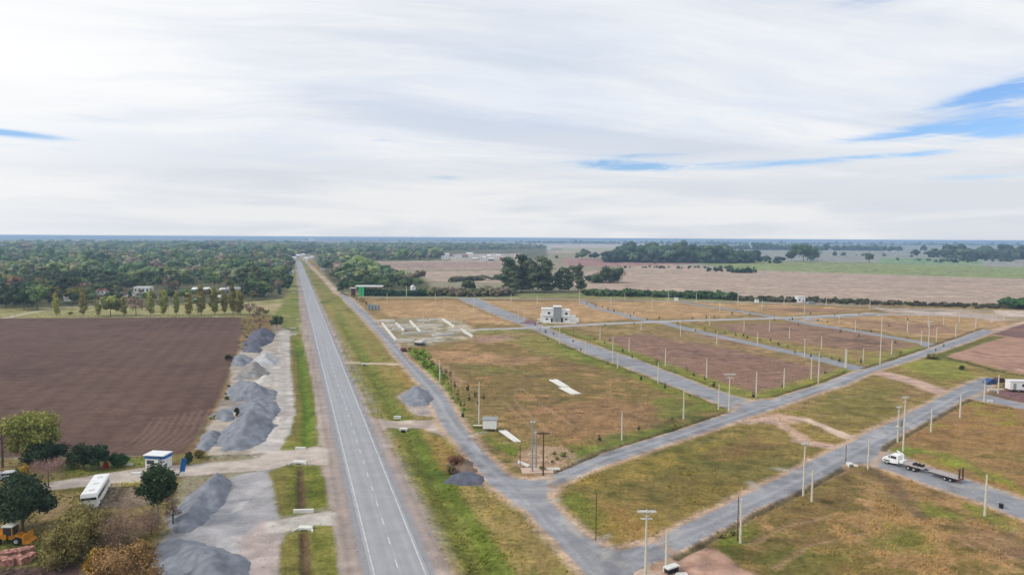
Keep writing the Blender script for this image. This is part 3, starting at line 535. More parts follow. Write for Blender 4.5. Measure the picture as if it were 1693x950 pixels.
for r_, nm in enumerate(REGN):
    fs = QUAD[FREG == r_]
    if not len(fs): continue
    us, inv = np.unique(fs, return_inverse=True); co = VCO[us]; fs2 = inv.reshape(-1, 4); cc = C[us]
    if nm == 'ground':      # country outside the fan, on to the horizon all round
        b = len(co); Z0 = -.02; o_ = [(-60000, -60000, Z0), (60000, -60000, Z0), (60000, 72, Z0), (-60000, 72, Z0), (-.96 * 72, 72, Z0), (-.96 * 60000, 60000, Z0), (-90000, 60000, Z0), (.96 * 72, 72, Z0), (.96 * 60000, 60000, Z0), (90000, 60000, Z0)]
        co = np.vstack([co, np.array(o_)]); cc = np.vstack([cc, np.repeat(A(145, 132, 100)[None], len(o_), 0)])
        fs2 = np.vstack([fs2, np.array([[b, b + 1, b + 2, b + 3], [b + 4, b + 5, b + 6, b + 3], [b + 7, b + 2, b + 9, b + 8]])])
    link(nm, npmesh(nm, co, fs2, [matof.get(nm, M_gravel)], cc, smooth=True), kind='structure')

# --- highway: asphalt sheet, edge lines and centre dashes
M_asph = mat('worn_asphalt', lin(170, 170, 172), .9, .07, .35, detail=6)
def asphalt_bands(mt):
    t = mt.node_tree; b = t.nodes['Principled BSDF']; src = b.inputs['Base Color'].links[0].from_socket
    co = t.nodes.new('ShaderNodeTexCoord'); mp = t.nodes.new('ShaderNodeMapping'); mp.inputs['Scale'].default_value = (1.3, .012, 1); m0 = t.nodes.new('ShaderNodeMapping'); m0.inputs['Rotation'].default_value = (0, 0, HD)
    t.links.new(co.outputs['Object'], m0.inputs[0]); t.links.new(m0.outputs[0], mp.inputs[0]); no = t.nodes.new('ShaderNodeTexNoise'); no.inputs['Scale'].default_value = 1.0; no.inputs['Detail'].default_value = 3; t.links.new(mp.outputs[0], no.inputs['Vector'])
    mr = t.nodes.new('ShaderNodeMapRange'); mr.inputs[1].default_value = .3; mr.inputs[2].default_value = .7; mr.inputs[3].default_value = .90; mr.inputs[4].default_value = 1.10; t.links.new(no.outputs[0], mr.inputs[0])
    mx = t.nodes.new('ShaderNodeVectorMath'); mx.operation = 'SCALE'; t.links.new(src, mx.inputs[0]); t.links.new(mr.outputs[0], mx.inputs['Scale']); t.links.new(mx.outputs[0], b.inputs['Base Color'])
asphalt_bands(M_asph)
M_line = mat('road_paint', (.52, .52, .50), .7, .22, .8)
def ribbon(offs, a0, a1, z, step=12):
    mb = MB(); n = max(1, int((a1 - a0) / step))
    for k in range(n + 1):
        a = a0 + (a1 - a0) * k / n
        for o in offs: mb.v.append((*hw(o, a), z))
    for k in range(n): mb.f.append((2 * k, 2 * k + 1, 2 * k + 3, 2 * k + 2)); mb.mi.append(0)
    return mb
highway = ribbon((-.5, WID + .5), -40, 1230, .05).build('highway', M_asph, kind='structure')
for o in (0, WID): ribbon((o - .09, o + .09), -40, 1230, .06).build('edge_line', M_line, highway)
a = g(655.6, 931); a0 = (a[0] - HL[0]) * hx + (a[1] - HL[1]) * hy; first = None
for k in range(-2, 60):
    me = None
    if first is None:
        first = ribbon((WID / 2 - .08, WID / 2 + .08), 0, 2.6, .06).mesh('centre_dash', M_line)
    link('centre_dash', first, highway, loc=(hx * (a0 - 1.3 + k * 7.6), hy * (a0 - 1.3 + k * 7.6), 0))
#@@PART2
# ================================================================== materials
M_conc = mat('pale_concrete', lin(226, 220, 202), .85, .12, 1.2)
M_concw = mat('whitewashed_concrete', lin(236, 234, 226), .8, .08, 1.5)
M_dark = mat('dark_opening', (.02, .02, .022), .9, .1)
M_wood = mat('dark_wood', lin(104, 78, 66), .9, .2, 3)
M_white = mat('white_paint', (.80, .80, .78), .5, .07, 1.2)
M_roofw = mat('pale_sheet_roof', (.74, .74, .73), .5, .10, .8)
M_greyw = mat('grey_render', lin(162, 167, 168), .85, .1, 1)
M_glass = mat('dark_glass', (.03, .04, .05), .12, .1, spec=.6)
M_blue = mat('blue_paint', (.02, .14, .45), .5, .08)
M_green = mat('bright_green_paint', (.03, .50, .18), .5, .08)
M_brown = mat('brown_paint', lin(92, 52, 48), .7, .12)
M_red = mat('red_tile', lin(168, 96, 72), .85, .2, 2)
M_yel = mat('worn_yellow_paint', lin(214, 140, 30), .55, .18, 1.5)
M_tyre = mat('tyre_rubber', (.02, .02, .02), .9, .1)
M_rim = mat('wheel_rim', (.35, .35, .35), .5, .1)
M_steel = mat('grey_steel', lin(150, 150, 152), .55, .15, 2)
M_deck = mat('worn_deck_boards', lin(186, 176, 170), .8, .2, 3)
M_teal = mat('teal_sheet', (.03, .30, .24), .6, .1)
M_bark = mat('bark', lin(116, 100, 84), .95, .25, 3)
M_barkp = mat('pale_bark', lin(176, 168, 152), .95, .2, 3)
M_brick = mat('mixed_bricks', lin(190, 138, 124), .9, .75, 2.6)
M_lamp = mat('insulator_porcelain', (.30, .30, .28), .4, .05)
def leafm(name, rgb, orr=1.0, var=.42, k=.92): return mat(name, lin(*rgb, k=k), .8, var, .55, objrand=orr, detail=3, spec=.15)
L_dark = leafm('dark_green_leaves', (66, 82, 50)); L_mid = leafm('mid_green_leaves', (88, 104, 58)); L_yel = leafm('yellowing_leaves', (122, 122, 62)); L_euc = leafm('grey_green_leaves', (78, 92, 66))
L_bare = leafm('bare_brown_twigs', (138, 116, 96), .5); L_org = leafm('orange_autumn_leaves', (172, 140, 56), .1); L_pop = leafm('poplar_leaves', (140, 138, 70), .8); L_hedge = leafm('hedge_leaves', (48, 78, 40), .4)
L_olive = leafm('olive_thicket_leaves', (124, 112, 66), .3)
L_russet = leafm('russet_leaves', (146, 116, 76), .2); L_rust = leafm('rust_leaves', (136, 104, 76), .4); L_pink = leafm('pinkish_bare_twigs', (150, 122, 114), .4)
L_black = leafm('blackish_green_leaves', (56, 72, 48), .4)

# ================================================================== tree kit
def leaves(seed, lobes, n, size, flat=.5, shell=.55, asp0=.5):
    q = np.random.default_rng(seed); L = np.array(lobes, float); w = (L[:, 3] * L[:, 4] * L[:, 5]) ** .67; w /= w.sum()
    k = q.choice(len(L), n, p=w); d = q.normal(size=(n, 3)); d /= np.linalg.norm(d, axis=1)[:, None]
    rr = shell + (1 - shell) * q.random(n) ** .6; rr *= 1 + .16 * q.normal(size=n)
    c = L[k, :3] + d * L[k, 3:6] * rr[:, None]
    nrm = d + q.normal(size=(n, 3)) * flat; nrm /= np.linalg.norm(nrm, axis=1)[:, None]
    a = np.cross(nrm, q.normal(size=(n, 3))); a /= np.linalg.norm(a, axis=1)[:, None]; b = np.cross(nrm, a)
    s = size * (.55 + .9 * q.random(n)); asp = asp0 * (1 + q.random(n))
    bend = nrm * (s * .25)[:, None]
    P4 = np.stack([c - a * s[:, None] / 2, c + b * (s * asp)[:, None] / 2 - bend, c + a * s[:, None] / 2, c - b * (s * asp)[:, None] / 2 - bend], 1)
    return P4.reshape(-1, 3), np.arange(4 * n).reshape(-1, 4)
_cs = {}; _cf = []
def _ci(p):
    if p not in _cs: _cs[p] = len(_cs)
    return _cs[p]
for ax in range(3):
    for sg_ in (-1, 1):
        for u_ in (-1, 0):
            for v_ in (-1, 0):
                q4 = []
                for a_, b_ in ((u_, v_), (u_ + 1, v_), (u_ + 1, v_ + 1), (u_, v_ + 1)):
                    p = [0, 0, 0]; p[ax] = sg_; p[(ax + 1) % 3] = a_; p[(ax + 2) % 3] = b_; q4.append(_ci(tuple(p)))
                _cf.append(q4 if sg_ > 0 else q4[::-1])
CSV = np.array([k for k, v in sorted(_cs.items(), key=lambda t: t[1])], float); CSV /= np.linalg.norm(CSV, axis=1)[:, None]; CSF = np.array(_cf)
def cores(seed, lobes, f):
    q = np.random.default_rng(seed); V = []; Fc = []
    for i, l in enumerate(lobes):
        V.append(np.array(l[:3]) + CSV * np.array(l[3:6]) * f * q.uniform(.75, 1.15, (len(CSV), 1))); Fc.append(CSF + i * len(CSV))
    return np.concatenate(V), np.concatenate(Fc)
def crownmesh(name, seed, lobes, n, size, m_, core=.74, **k):
    co, f = leaves(seed, lobes, n, size, **k)
    if core:
        c2_, f2_ = cores(seed, lobes, core); f = np.vstack([f, f2_ + len(co)]); co = np.vstack([co, c2_])
    return npmesh(name, co, f, [m_])
def trunkmesh(name, h, r, m_, limbs=4, seed=0, spread=.35, top=.75):
    q = random.Random(seed); mb = MB(); mb.tube((0, 0, -.4), (0.1, 0, h * .45), r, r * .75, 7); mb.tube((0.1, 0, h * .45), (0, .1, h * top), r * .75, r * .3, 6)
    for k in range(limbs):
        a = 6.28 * k / limbs + q.random(); z0 = h * (.28 + .3 * q.random()); mb.tube((0.06, 0, z0), (math.cos(a) * h * spread, math.sin(a) * h * spread, z0 + h * .28), r * .4, r * .12, 5)
    return mb.mesh(name, m_)
def roundlobes(seed, h, w, z0=.25, n=9):
    q = random.Random(seed); out = [(0, 0, h * .62, w * .36, w * .36, h * .32)]
    for k in range(n):
        a = 6.28 * k / n + q.random() * .8; z = h * (z0 + .12 + (.92 - z0 - .22) * q.random()); rad = w * (.20 + .16 * q.random()) * (1.15 - .5 * abs(z / h - .5)); s = w * (.15 + .11 * q.random())
        out.append((math.cos(a) * rad, math.sin(a) * rad, z, s, s, s * .85))
    return out
def kit(name, ms, h, w, n, size, var=4, z0=.22, bark=M_bark, nl=9, shell=.55, tr=.02, limbs=4, lob=None):
    out = []
    for i in range(var):
        hh = h * (.88 + .24 * random.random()); lb = lob(i, hh, w) if lob else roundlobes(hash((name, i)) % 9999 if False else i * 17 + len(name), hh, w, z0, nl)
        out.append((crownmesh(name + '_crown', i * 31 + len(name), lb, n, size, ms, shell=shell, core=0 if name == 'bare' else .76), trunkmesh(name + '_trunk', hh, max(.12, hh * tr), bark, limbs, i)))
    return out
def tree(name, parts, x, y, rz, sc, label, cat='tree', group=None, z=0):
    e = empty(name, (x, y, z), rz, label=label, cat=cat, group=group); e.scale = (sc * random.uniform(.9, 1.1), sc * random.uniform(.9, 1.1), sc)
    link('trunk', parts[1], e); link('crown', parts[0], e); return e
def poplobes(i, h, w):
    q = random.Random(i); return [(q.uniform(-.12, .12) * w, q.uniform(-.12, .12) * w, h * (.18 + .10 * k), w * .36 * (1.15 - abs(k - 3) * .13), w * .36 * (1.15 - abs(k - 3) * .13), h * .11) for k in range(8)]
def euclobes(i, h, w):
    q = random.Random(i + 50); out = []
    for k in range(11):
        z = h * (.13 + .80 * k / 11 + .03 * q.random()); a = q.random() * 6.28; rd = w * .22 * q.random() + w * .06; s = w * (.27 + .12 * q.random()) * (1.1 - .35 * (k / 11)); out.append((math.cos(a) * rd, math.sin(a) * rd, z, s, s, h * .085))
    return out
def pinelobes(i, h, w): return [(0.1 * (k % 2), .1 * (k % 3), h * (.3 + .09 * k), w * .5 * (1.02 - k * .1), w * .5 * (1.02 - k * .1), h * .07) for k in range(8)]
K_dark = kit('dark', L_dark, 11, 10, 420, 1.25); K_mid = kit('midgreen', L_mid, 10, 10, 420, 1.2); K_yel = kit('yellowish', L_yel, 9, 8, 380, 1.0)
K_euc = kit('euc', L_euc, 16, 9, 480, 1.25, bark=M_barkp, lob=euclobes); K_bare = kit('bare', L_bare, 9.5, 9, 420, .75, shell=.35); K_pop = kit('poplar', L_pop, 13, 5.4, 620, .75, lob=poplobes, bark=M_barkp, limbs=3, tr=.014)
WT = [(K_dark, 'dark green', .34), (K_mid, 'mid green', .30), (K_euc, 'grey green', .14), (K_bare, 'bare brown', .13), (K_yel, 'yellowing', .09)]
def inpoly(W_, x, y):
    ins = np.zeros(len(x), bool); n = len(W_)
    for i in range(n):
        ax, ay = W_[i]; bx, by = W_[(i + 1) % n]; c = (ay > y) != (by > y); ins ^= c & (x < ax + (y - ay) * (bx - ax) / ((by - ay) or 1e-9))
    return ins
def scatter(poly, sp_, seed=0):
    W_ = [g(*p) for p in poly]; q = np.random.default_rng(seed); lo = np.min(W_, 0); hi = np.max(W_, 0)
    gx, gy = np.meshgrid(np.arange(lo[0], hi[0], sp_), np.arange(lo[1], hi[1], sp_)); x = gx.ravel() + q.uniform(-.45, .45, gx.size) * sp_; y = gy.ravel() + q.uniform(-.45, .45, gx.size) * sp_
    k = inpoly(W_, x, y); return np.stack([x[k], y[k]], 1)
def vis(p, mrg=1.06): return abs(p[0]) < p[1] * .75 * mrg + 12
def near_far(polys, sp_, ncount, seed):
    pts = np.concatenate([scatter(p, sp_, seed + i) for i, p in enumerate(polys)]); pts = pts[[vis(p, 1.1) for p in pts]]; pts = pts[np.argsort(pts[:, 1])]; return pts[:ncount], pts[ncount:]
def pick():
    r_ = random.random(); a = 0
    for k in WT:
        a += k[2]
        if r_ < a: return k
    return WT[0]
leafattr = mat('woodland_leaves', (1, 1, 1), .8, .4, .25, attr=True, detail=3, spec=.15)
TC = [(62, 80, 52), (80, 98, 58), (92, 104, 62), (74, 88, 64), (118, 104, 92), (104, 112, 64), (56, 72, 52), (100, 104, 72), (70, 90, 58)]
def mass(name, pts, hs, label, nq=70, size=1.9, cat='woodland', w=.85, cols=TC, tall=.55, big=False, core=.86, **kw):
    """many trees nobody could count, joined"""
    var = []; VF = []
    for i in range(5):
        lb_ = roundlobes(i, 1, w, .02, 6 if nq > 30 else 4); a_, fa_ = leaves(900 + i, lb_, nq, size / hs * .8); b_, fb_ = cores(i, lb_, core); var.append(np.vstack([a_, b_])); VF.append(np.vstack([fa_, fb_ + len(a_)]))
    FF = []; off_ = 0
    q = np.random.default_rng(len(pts)); V = []; Cc = []
    pa = np.array(pts); f1_ = fbm(pa[:, 0], pa[:, 1], 110, 3, 61); f2_ = fbm(pa[:, 0], pa[:, 1], 60, 2, 67)
    for ip, p in enumerate(pts):
        if big and f1_[ip] < .36 and q.random() < .6: continue
        s = (.62 + .85 * f2_[ip] if big else 1) * hs * (q.uniform(.55, 1.2) + (tall if q.random() < .08 else 0)); a = q.uniform(0, 6.28); iv = q.integers(5); v_ = var[iv]; FF.append(VF[iv] + off_); off_ += len(v_); ca, sa = math.cos(a), math.sin(a); sx = s * q.uniform(.9, 1.3)
        V.append(np.stack([(v_[:, 0] * ca - v_[:, 1] * sa) * sx + p[0], (v_[:, 0] * sa + v_[:, 1] * ca) * sx + p[1], v_[:, 2] * s], 1))
        Cc.append(np.repeat((A(*cols[q.integers(len(cols)) if not big or q.random() < .4 else int(f1_[ip] * 37) % len(cols)]) * (1.55 if not big else 1.25 + 1.2 * f1_[ip]) * q.uniform(.65, 1.35))[None], len(v_), 0))
    V = np.concatenate(V); Cc = np.concatenate(Cc)
    return link(name, npmesh(name, V, np.concatenate(FF), [leafattr], Cc), label=label, cat=cat, kind='stuff', **kw)

# --- wood left of the highway
LW = [(-80, 404), (150, 403.2), (330, 402.4), (480, 402.6), (485, 412), (485, 430), (481, 452), (474, 485), (440, 494), (420, 497), (395, 486), (372, 470), (318, 472), (300, 486), (255, 480), (215, 484), (175, 490), (140, 500), (60, 509), (-80, 513)]
nearL, farL = near_far([LW], 13.5, 225, 3)
def zone(p):
    x = 846 + F * p[0] / p[1]; y = 393 + H * F / p[1]
    a = 'front' if y > 492 else 'second rank' if y > 483 else 'middle' if y > 474 else 'back'
    b = 'by the left edge' if x < 90 else 'above the left poplars' if x < 180 else 'above the large white house' if x < 270 else 'above the white roofed sheds' if x < 360 else 'past the sheds' if x < 430 else 'beside the highway'
    return a + ' of the left wood, ' + b
for p in nearL:
    k = pick(); tree('woodland_tree', random.choice(k[0]), p[0], p[1], random.random() * 6.28, random.uniform(.6, 1.2) + (.35 if random.random() < .1 else 0), k[1] + ' tree in the ' + zone(p), group=k[1] + ' trees in the ' + zone(p))
f1 = farL[farL[:, 1] < 1500]; f2 = farL[(farL[:, 1] >= 1500) & (rng.random(len(farL)) < .45)]
mass('woodland', f1, 12, 'deep mixed wood stretching back on the left of the highway', 60, 2.2, big=True)
mass('woodland', f2, 15, 'bluish far end of the wood left of the highway', 26, 4.5, w=1.2, big=True)
print('trees', len(nearL), len(f1), len(f2))
# belts and woods by the town and on the horizon
RW = [[(545, 447), (575, 450), (600, 447), (610, 452), (622, 455), (690, 462), (697, 480), (640, 478), (600, 482), (580, 478), (560, 462)], [(528, 432), (570, 434), (600, 438), (604, 445), (560, 446), (536, 442)]]
nearR, farR = near_far(RW, 10.5, 50, 11)
for p in nearR:
    k = random.choice(WT[:2]); tree('woodland_tree', random.choice(k[0]), p[0], p[1], random.random() * 6.28, random.uniform(.6, .9), k[1] + ' tree in the grove behind the canopy, ' + ('left' if p[0] / p[1] < -.2 else 'right') + (' front' if p[1] < 640 else ' back') + ' part', group=k[1] + ' trees of the canopy grove, ' + ('left' if p[0] / p[1] < -.2 else 'right') + (' front' if p[1] < 640 else ' back'))
TW = [(510, 404), (735, 404), (880, 407), (905, 410), (840, 413), (730, 414), (732, 424), (720, 430), (600, 431), (540, 428), (512, 414)]
tp = scatter(TW, 26, 5); far_pts = np.concatenate([farR, tp]); mass('woodland', far_pts, 12, 'bluish wood around the far town right of the highway', 34, 3.6, w=1.1, big=True)
BC = [(56, 74, 56), (62, 80, 60), (50, 66, 54), (70, 86, 60)]
def belt(x0, x1, y, h, n, label, name='tree_belt', depth=30, w=1.0, cols=BC, nq=40, size=2.6):
    a = g(x0, y + (x0 - 846) * .0056); b = g(x1, y + (x1 - 846) * .0056); q = np.random.default_rng(int(x0))
    pts = [(a[0] + (b[0] - a[0]) * t + q.normal() * depth * .3, a[1] + (b[1] - a[1]) * t + q.uniform(0, depth)) for t in q.random(n)]
    return mass(name, pts, h, label, nq, size, cat='tree belt', w=w, cols=cols)
tp2 = scatter([(462, 403), (520, 403), (522, 414), (512, 420), (494, 424), (480, 424), (470, 415)], 20, 15); mass('woodland', tp2, 13, 'bluish trees where the highway runs into the far town', 34, 3.2, w=1.1)
belt(1050, 1228, 433, 22, 300, 'dark wood across the harvested field, widest of the right half', depth=150, w=1.3)
belt(1080, 1160, 428, 26, 70, 'taller blue trees rising behind the dark wood', depth=200)
belt(1605, 1800, 424, 24, 220, 'dark blue wood at the right edge of the picture', depth=140)
belt(1590, 1700, 428, 9, 22, 'row of small trees before the dark blue wood', depth=30)
belt(1210, 1246, 449, 6, 40, 'low dark hedge block standing in the harvested field', 'hedge', 14, .9, [(48, 70, 44), (58, 80, 50)])
belt(1176, 1206, 447, 5, 12, 'few dark bushes left of the low hedge block', 'hedge', 14, .9, [(58, 70, 50)])
belt(1160, 1480, 411, 20, 240, 'long blue tree belt behind the lone round tree', depth=120, size=4)
belt(860, 1240, 402.5, 22, 260, 'far blue tree belt right of the town', depth=260, size=5, nq=24)
belt(1240, 1693, 402, 22, 220, 'faint tree belt near the horizon on the right', depth=400, size=6, nq=20)
belt(0, 480, 398.6, 16, 170, 'faint tree belt near the horizon on the left', depth=700, size=8, nq=18)
belt(500, 860, 399.5, 18, 160, 'faint tree belt near the horizon beyond the town', depth=600, size=8, nq=18)
belt(985, 1095, 421, 5, 36, 'line of bushes between pale distant fields', 'hedge', 20)
belt(1548, 1610, 430, 7, 16, 'short row of round trees in the green field', depth=10)
belt(1030, 1250, 442, 4, 40, 'thin weedy hedge at the rim of the harvested field', 'hedge', 10, cols=[(88, 84, 58), (70, 80, 50)])
belt(1480, 1605, 427, 4, 18, 'thin hedge at the rim of the green field', 'hedge', 10)
belt(1380, 1470, 420, 9, 9, 'scattered small trees before the blue belt', depth=60)
# hedgerow along the back of the lots
def hedgeline(pts, h, n, label, cols, size=1.3, wob=5):
    P_ = [g(*p) for p in pts]; q = np.random.default_rng(n); out = []
    for i in range(n):
        t = q.random() * (len(P_) - 1); k = int(t); f = t - k; out.append((P_[k][0] * (1 - f) + P_[k + 1][0] * f + q.normal() * 1, P_[k][1] * (1 - f) + P_[k + 1][1] * f + q.normal() * wob))
    return mass('hedgerow', out, h, label, 46, size, cat='hedgerow', cols=cols, tall=.25, w=1.3)
hedgeline([(968, 487), (1130, 491), (1212, 495)], 4.8, 230, 'tall dark green hedgerow at the back of the lots', [(58, 82, 46), (70, 88, 50), (54, 72, 46)])
hedgeline([(1208, 495), (1300, 497.5), (1440, 501.5)], 2.7, 190, 'lower dark hedgerow running on behind the white cube building', [(74, 76, 52), (62, 66, 46), (90, 84, 60)])
hedgeline([(1436, 501.5), (1560, 505.5), (1740, 510)], 2.1, 220, 'thin dark hedgerow at the right end of the lots', [(80, 66, 50), (66, 70, 44), (84, 82, 54)])
hedgeline([(700, 487), (770, 489), (845, 488)], 6, 110, 'weedy shrub band left of the tall eucalyptus trees', [(104, 98, 72), (92, 92, 60), (116, 100, 86), (84, 92, 56)])
hedgeline([(738, 466), (790, 463), (835, 462)], 5, 60, 'brown shrubs along the field edge before the tall eucalyptus', [(104, 98, 72), (82, 88, 56), (96, 84, 74)])
hedgeline([(605, 488.5), (650, 489), (702, 489)], 4.2, 120, 'clipped dark green hedge behind the canopy', [(40, 66, 40), (34, 58, 38)], 1.1, 1.2)
hedgeline([(1662, 508), (1690, 509), (1730, 512)], 6.5, 40, 'dark green tree clump at the right rim by the lots', [(46, 74, 40), (56, 84, 44)], 1.6, 6)
# single trees beyond the lots
EB = kit('tall_euc', L_euc, 29, 17, 2100, 1.5, var=3, bark=M_barkp, lob=euclobes, tr=.013)
for i, (x, yb, yt, lb) in enumerate([(842, 483, 420, 'leftmost of the tall eucalyptus trees'), (862, 482, 421, 'tall eucalyptus second from the left in the clump'), (880, 483, 419, 'tall eucalyptus in the middle of the clump, beside a gap of light'), (898, 482, 420, 'broad tall eucalyptus right of the middle gap'), (905, 484, 430, 'lower eucalyptus leaning before the tall ones'),
                                     (925, 482, 434, 'shorter eucalyptus right of the tall clump'), (940, 482, 436, 'rounded shorter eucalyptus second from the right'), (957, 480, 438, 'rightmost short eucalyptus of the clump'), (850, 484, 440, 'small dark eucalyptus at the foot of the leftmost one'), (872, 479, 424, 'eucalyptus half hidden behind the middle of the clump')]):
    p = g(x, yb); h = hgt(x, yb, yt); tree('eucalyptus_tree', EB[i % 3], p[0], p[1], i * 1.3, h / 29, lb, group='eucalyptus trees behind the white building')
for i, (x, yb, yt, lb, kk) in enumerate([(990, 467, 452, 'low bushy tree left of the round dark tree', K_mid), (972, 467, 454, 'small bush beside the eucalyptus clump', K_dark), (920, 429, 422, 'small dark tree before the reddish field', K_dark), (958, 440, 433, 'small brown tree at the reddish field corner', K_bare),
                                         (1308, 431, 414, 'smaller tree joined to the left of the large lone tree', K_dark), (1345, 431, 412, 'smaller tree at the right side of the large lone tree', K_mid), (1437, 435, 418, 'lone small round tree in the pale field', K_dark), (1082, 437, 434, 'tiny bush beside the pale strip', K_dark), (1527, 417, 404, 'small blue tree standing alone near the belt', K_dark), (1474, 417, 406, 'small blue tree at the end of the long belt', K_dark),
                                         (458, 545, 521, 'dark round bush above the gravel yard', K_dark), (566, 486, 462, 'dark tree at the left end of the canopy grove', K_dark), (744, 489, 470, 'brown shrubby tree right of the clipped hedge', K_bare), (775, 486, 458, 'olive shrubby tree before the pale field', K_mid), (800, 488, 474, 'yellowing bush in the weedy band', K_yel)]):
    p = g(x, yb); h = hgt(x, yb, yt); tree('round_tree', kk[i % 4], p[0], p[1], i * 2.1, h / 10.5, lb)
# garden trees between the houses of the left wood
gq = random.Random(11)
for i in range(34):
    x = 92 + i * 10.2 + gq.uniform(-4, 4); y = gq.uniform(492, 504) - (4 if x > 300 else 0); k_, nm_, _ = gq.choice(WT); p = g(x, y); tree('garden_tree', gq.choice(k_), p[0], p[1], i, gq.uniform(.45, .85), nm_ + ' garden tree among the houses behind the poplars, ' + ('left part' if x < 200 else 'middle part' if x < 310 else 'right part'), group=nm_ + ' garden trees behind the poplars, ' + ('left' if x < 200 else 'middle' if x < 310 else 'right'))
# poplar row behind the ploughed field
for i, (x, yb, yt, kk, cl) in enumerate([(93, 523, 486, K_pop, 'slim yellow green'), (117, 522, 513, K_yel, 'tiny shrubby'), (138, 523, 478, K_pop, 'slim reddish'), (162, 523, 494, K_pop, 'thin leafless looking'), (183, 522, 478, K_yel, 'bright round topped'), (205, 522, 484, K_pop, 'pale narrow'), (249, 522, 480, K_pop, 'dense narrow'), (271, 522, 475, K_pop, 'tall golden green'), (292, 521, 485, K_pop, 'thin pale'),
                                         (312, 522, 476, K_pop, 'slim dark topped'), (333, 521, 474, K_pop, 'tall green gold'), (355, 520, 470, K_pop, 'full dark green'), (385, 520, 474, K_pop, 'broad olive'), (396, 521, 472, K_pop, 'olive twin'), (371, 519, 480, K_pop, 'short pale'), (225, 522, 488, K_bare, 'small bare')]):
    p = g(x, yb); h = hgt(x, yb, yt); ref = 13 if kk is K_pop else 9.5
    tree('poplar_tree', kk[i % 4], p[0], p[1], i, h / ref, cl + ' tree in the row behind the ploughed field, ' + ('near its left end' if x < 150 else 'left of its middle' if x < 220 else 'near its middle' if x < 300 else 'right of its middle' if x < 350 else 'near its right end'), group='poplar row behind the ploughed field')
for i, (x, yb, yt, kk, lb) in enumerate([(413, 521, 498, K_bare, 'bare greyish shrub tree at the right end of the poplar row'), (428, 530, 505, K_bare, 'brown scrub tree above the dark slate heap'), (440, 522, 508, K_yel, 'yellowish scrub beside the bare shrub tree'), (62, 511, 470, K_mid, 'big olive tree at the left front of the wood'), (40, 512, 474, K_dark, 'dark spreading tree at the left front of the wood'), (80, 503, 462, K_yel, 'yellow tree at the front of the left wood'), (22, 480, 452, None, 'reddish tree inside the left wood'), (120, 500, 468, K_org if False else K_yel, 'golden tree before the small white house')]):
    if kk is None: kk = kit('rusty', L_rust, 9, 8, 380, 1.1, var=1)
    p = g(x, yb); h = hgt(x, yb, yt); tree('scrub_tree', kk[i % len(kk)], p[0], p[1], i, h / 9.8, lb)

def bigtree(name, x, yb, yt, wpx, m_, n, size, label, bark=M_bark, z0=.22, shell=.5, lob=None, cat='tree', nl=13, seed=1, limbs=6, spread=.33):
    p = g(x, yb); h = hgt(x, yb, yt); s = (yb - 393 - (x - 846) * .0056) / H; w = wpx / s
    lb = lob(seed, h, w) if lob else roundlobes(seed, h, w, z0, nl)
    e = empty(name, (p[0], p[1], 0), 0, label=label, cat=cat); link('trunk', trunkmesh('trunk', h, max(.14, h * .022), bark, limbs, seed, spread), e); link('crown', crownmesh('crown', seed, lb, int(n * (2.0 if m_ not in (L_pink, L_bare) else 1.5)), size * (.66 if m_ not in (L_pink, L_bare) else .9), m_, shell=shell, core=.6 if m_ not in (L_pink, L_bare) else 0, flat=.9, asp0=.5 if m_ not in (L_pink, L_bare) else .12), e); return e
bigtree('broadleaf_tree', 55, 768, 676, 78, L_yel, 4200, .62, 'large yellow green tree beside the ploughed field', seed=3)
bigtree('broadleaf_tree', 72, 772, 726, 62, L_black, 2200, .55, 'low dark green tree at the foot of the yellow green one', seed=4)
bigtree('bare_tree', 4, 772, 678, 46, L_pink, 1500, .34, 'bare purplish tree cut by the left edge', shell=.2, seed=5)
bigtree('bare_tree', 80, 806, 752, 58, L_pink, 1600, .36, 'bare pinkish tree above the black green one', shell=.2, seed=6)
bigtree('broadleaf_tree', 38, 876, 782, 98, L_black, 5200, .55, 'black green spreading tree above the yellow loader', seed=7)
bigtree('yellow_bush', 40, 802, 764, 20, L_org, 500, .4, 'narrow yellow bush beside the parked white car', cat='bush', seed=8, z0=.1)
bigtree('broadleaf_tree', 138, 776, 728, 36, L_black, 1700, .5, 'dark round tree between the track and the ploughed field', seed=9)
bigtree('broadleaf_tree', 163, 775, 731, 34, L_black, 1700, .5, 'dark round tree left of the red object by the hedge', seed=10)
bigtree('round_bush', 118, 774, 744, 20, L_dark, 700, .45, 'small dark bush left of the two round trees', cat='bush', seed=12, z0=.05)
bigtree('round_bush', 196, 770, 750, 30, L_hedge, 1200, .4, 'rounded green hedge bush left of the kiosk', cat='bush', seed=11, z0=.0)
bigtree('broadleaf_tree', 261, 866, 757, 56, L_dark, 3600, .6, 'tall dark tree with a pale trunk in front of the kiosk', bark=M_barkp, z0=.3, seed=14, shell=.45)
bigtree('bare_tree', 286, 870, 812, 30, L_bare, 700, .4, 'dark bare shrub beside the tall tree', seed=15, shell=.3)
bigtree('thicket_tree', 135, 925, 838, 105, L_olive, 6500, .42, 'olive brown half bare tree, left one of the big thicket', shell=.3, seed=16, z0=.08)
bigtree('thicket_tree', 210, 918, 840, 110, L_bare, 5200, .36, 'grey brown half bare tree, right one of the big thicket', shell=.15, seed=17, z0=.08)
bigtree('thicket_tree', 170, 900, 842, 60, L_olive, 3000, .42, 'small olive tree in the middle of the big thicket', shell=.3, seed=18, z0=.05)
bigtree('thicket_tree', 250, 885, 842, 42, L_bare, 1500, .36, 'thin grey brown tree behind the right side of the thicket', shell=.25, seed=28, z0=.05)
bigtree('autumn_tree', 205, 992, 898, 110, L_russet, 5600, .42, 'rust olive tree at the bottom edge before the gravel heap', shell=.35, seed=19, z0=.1)
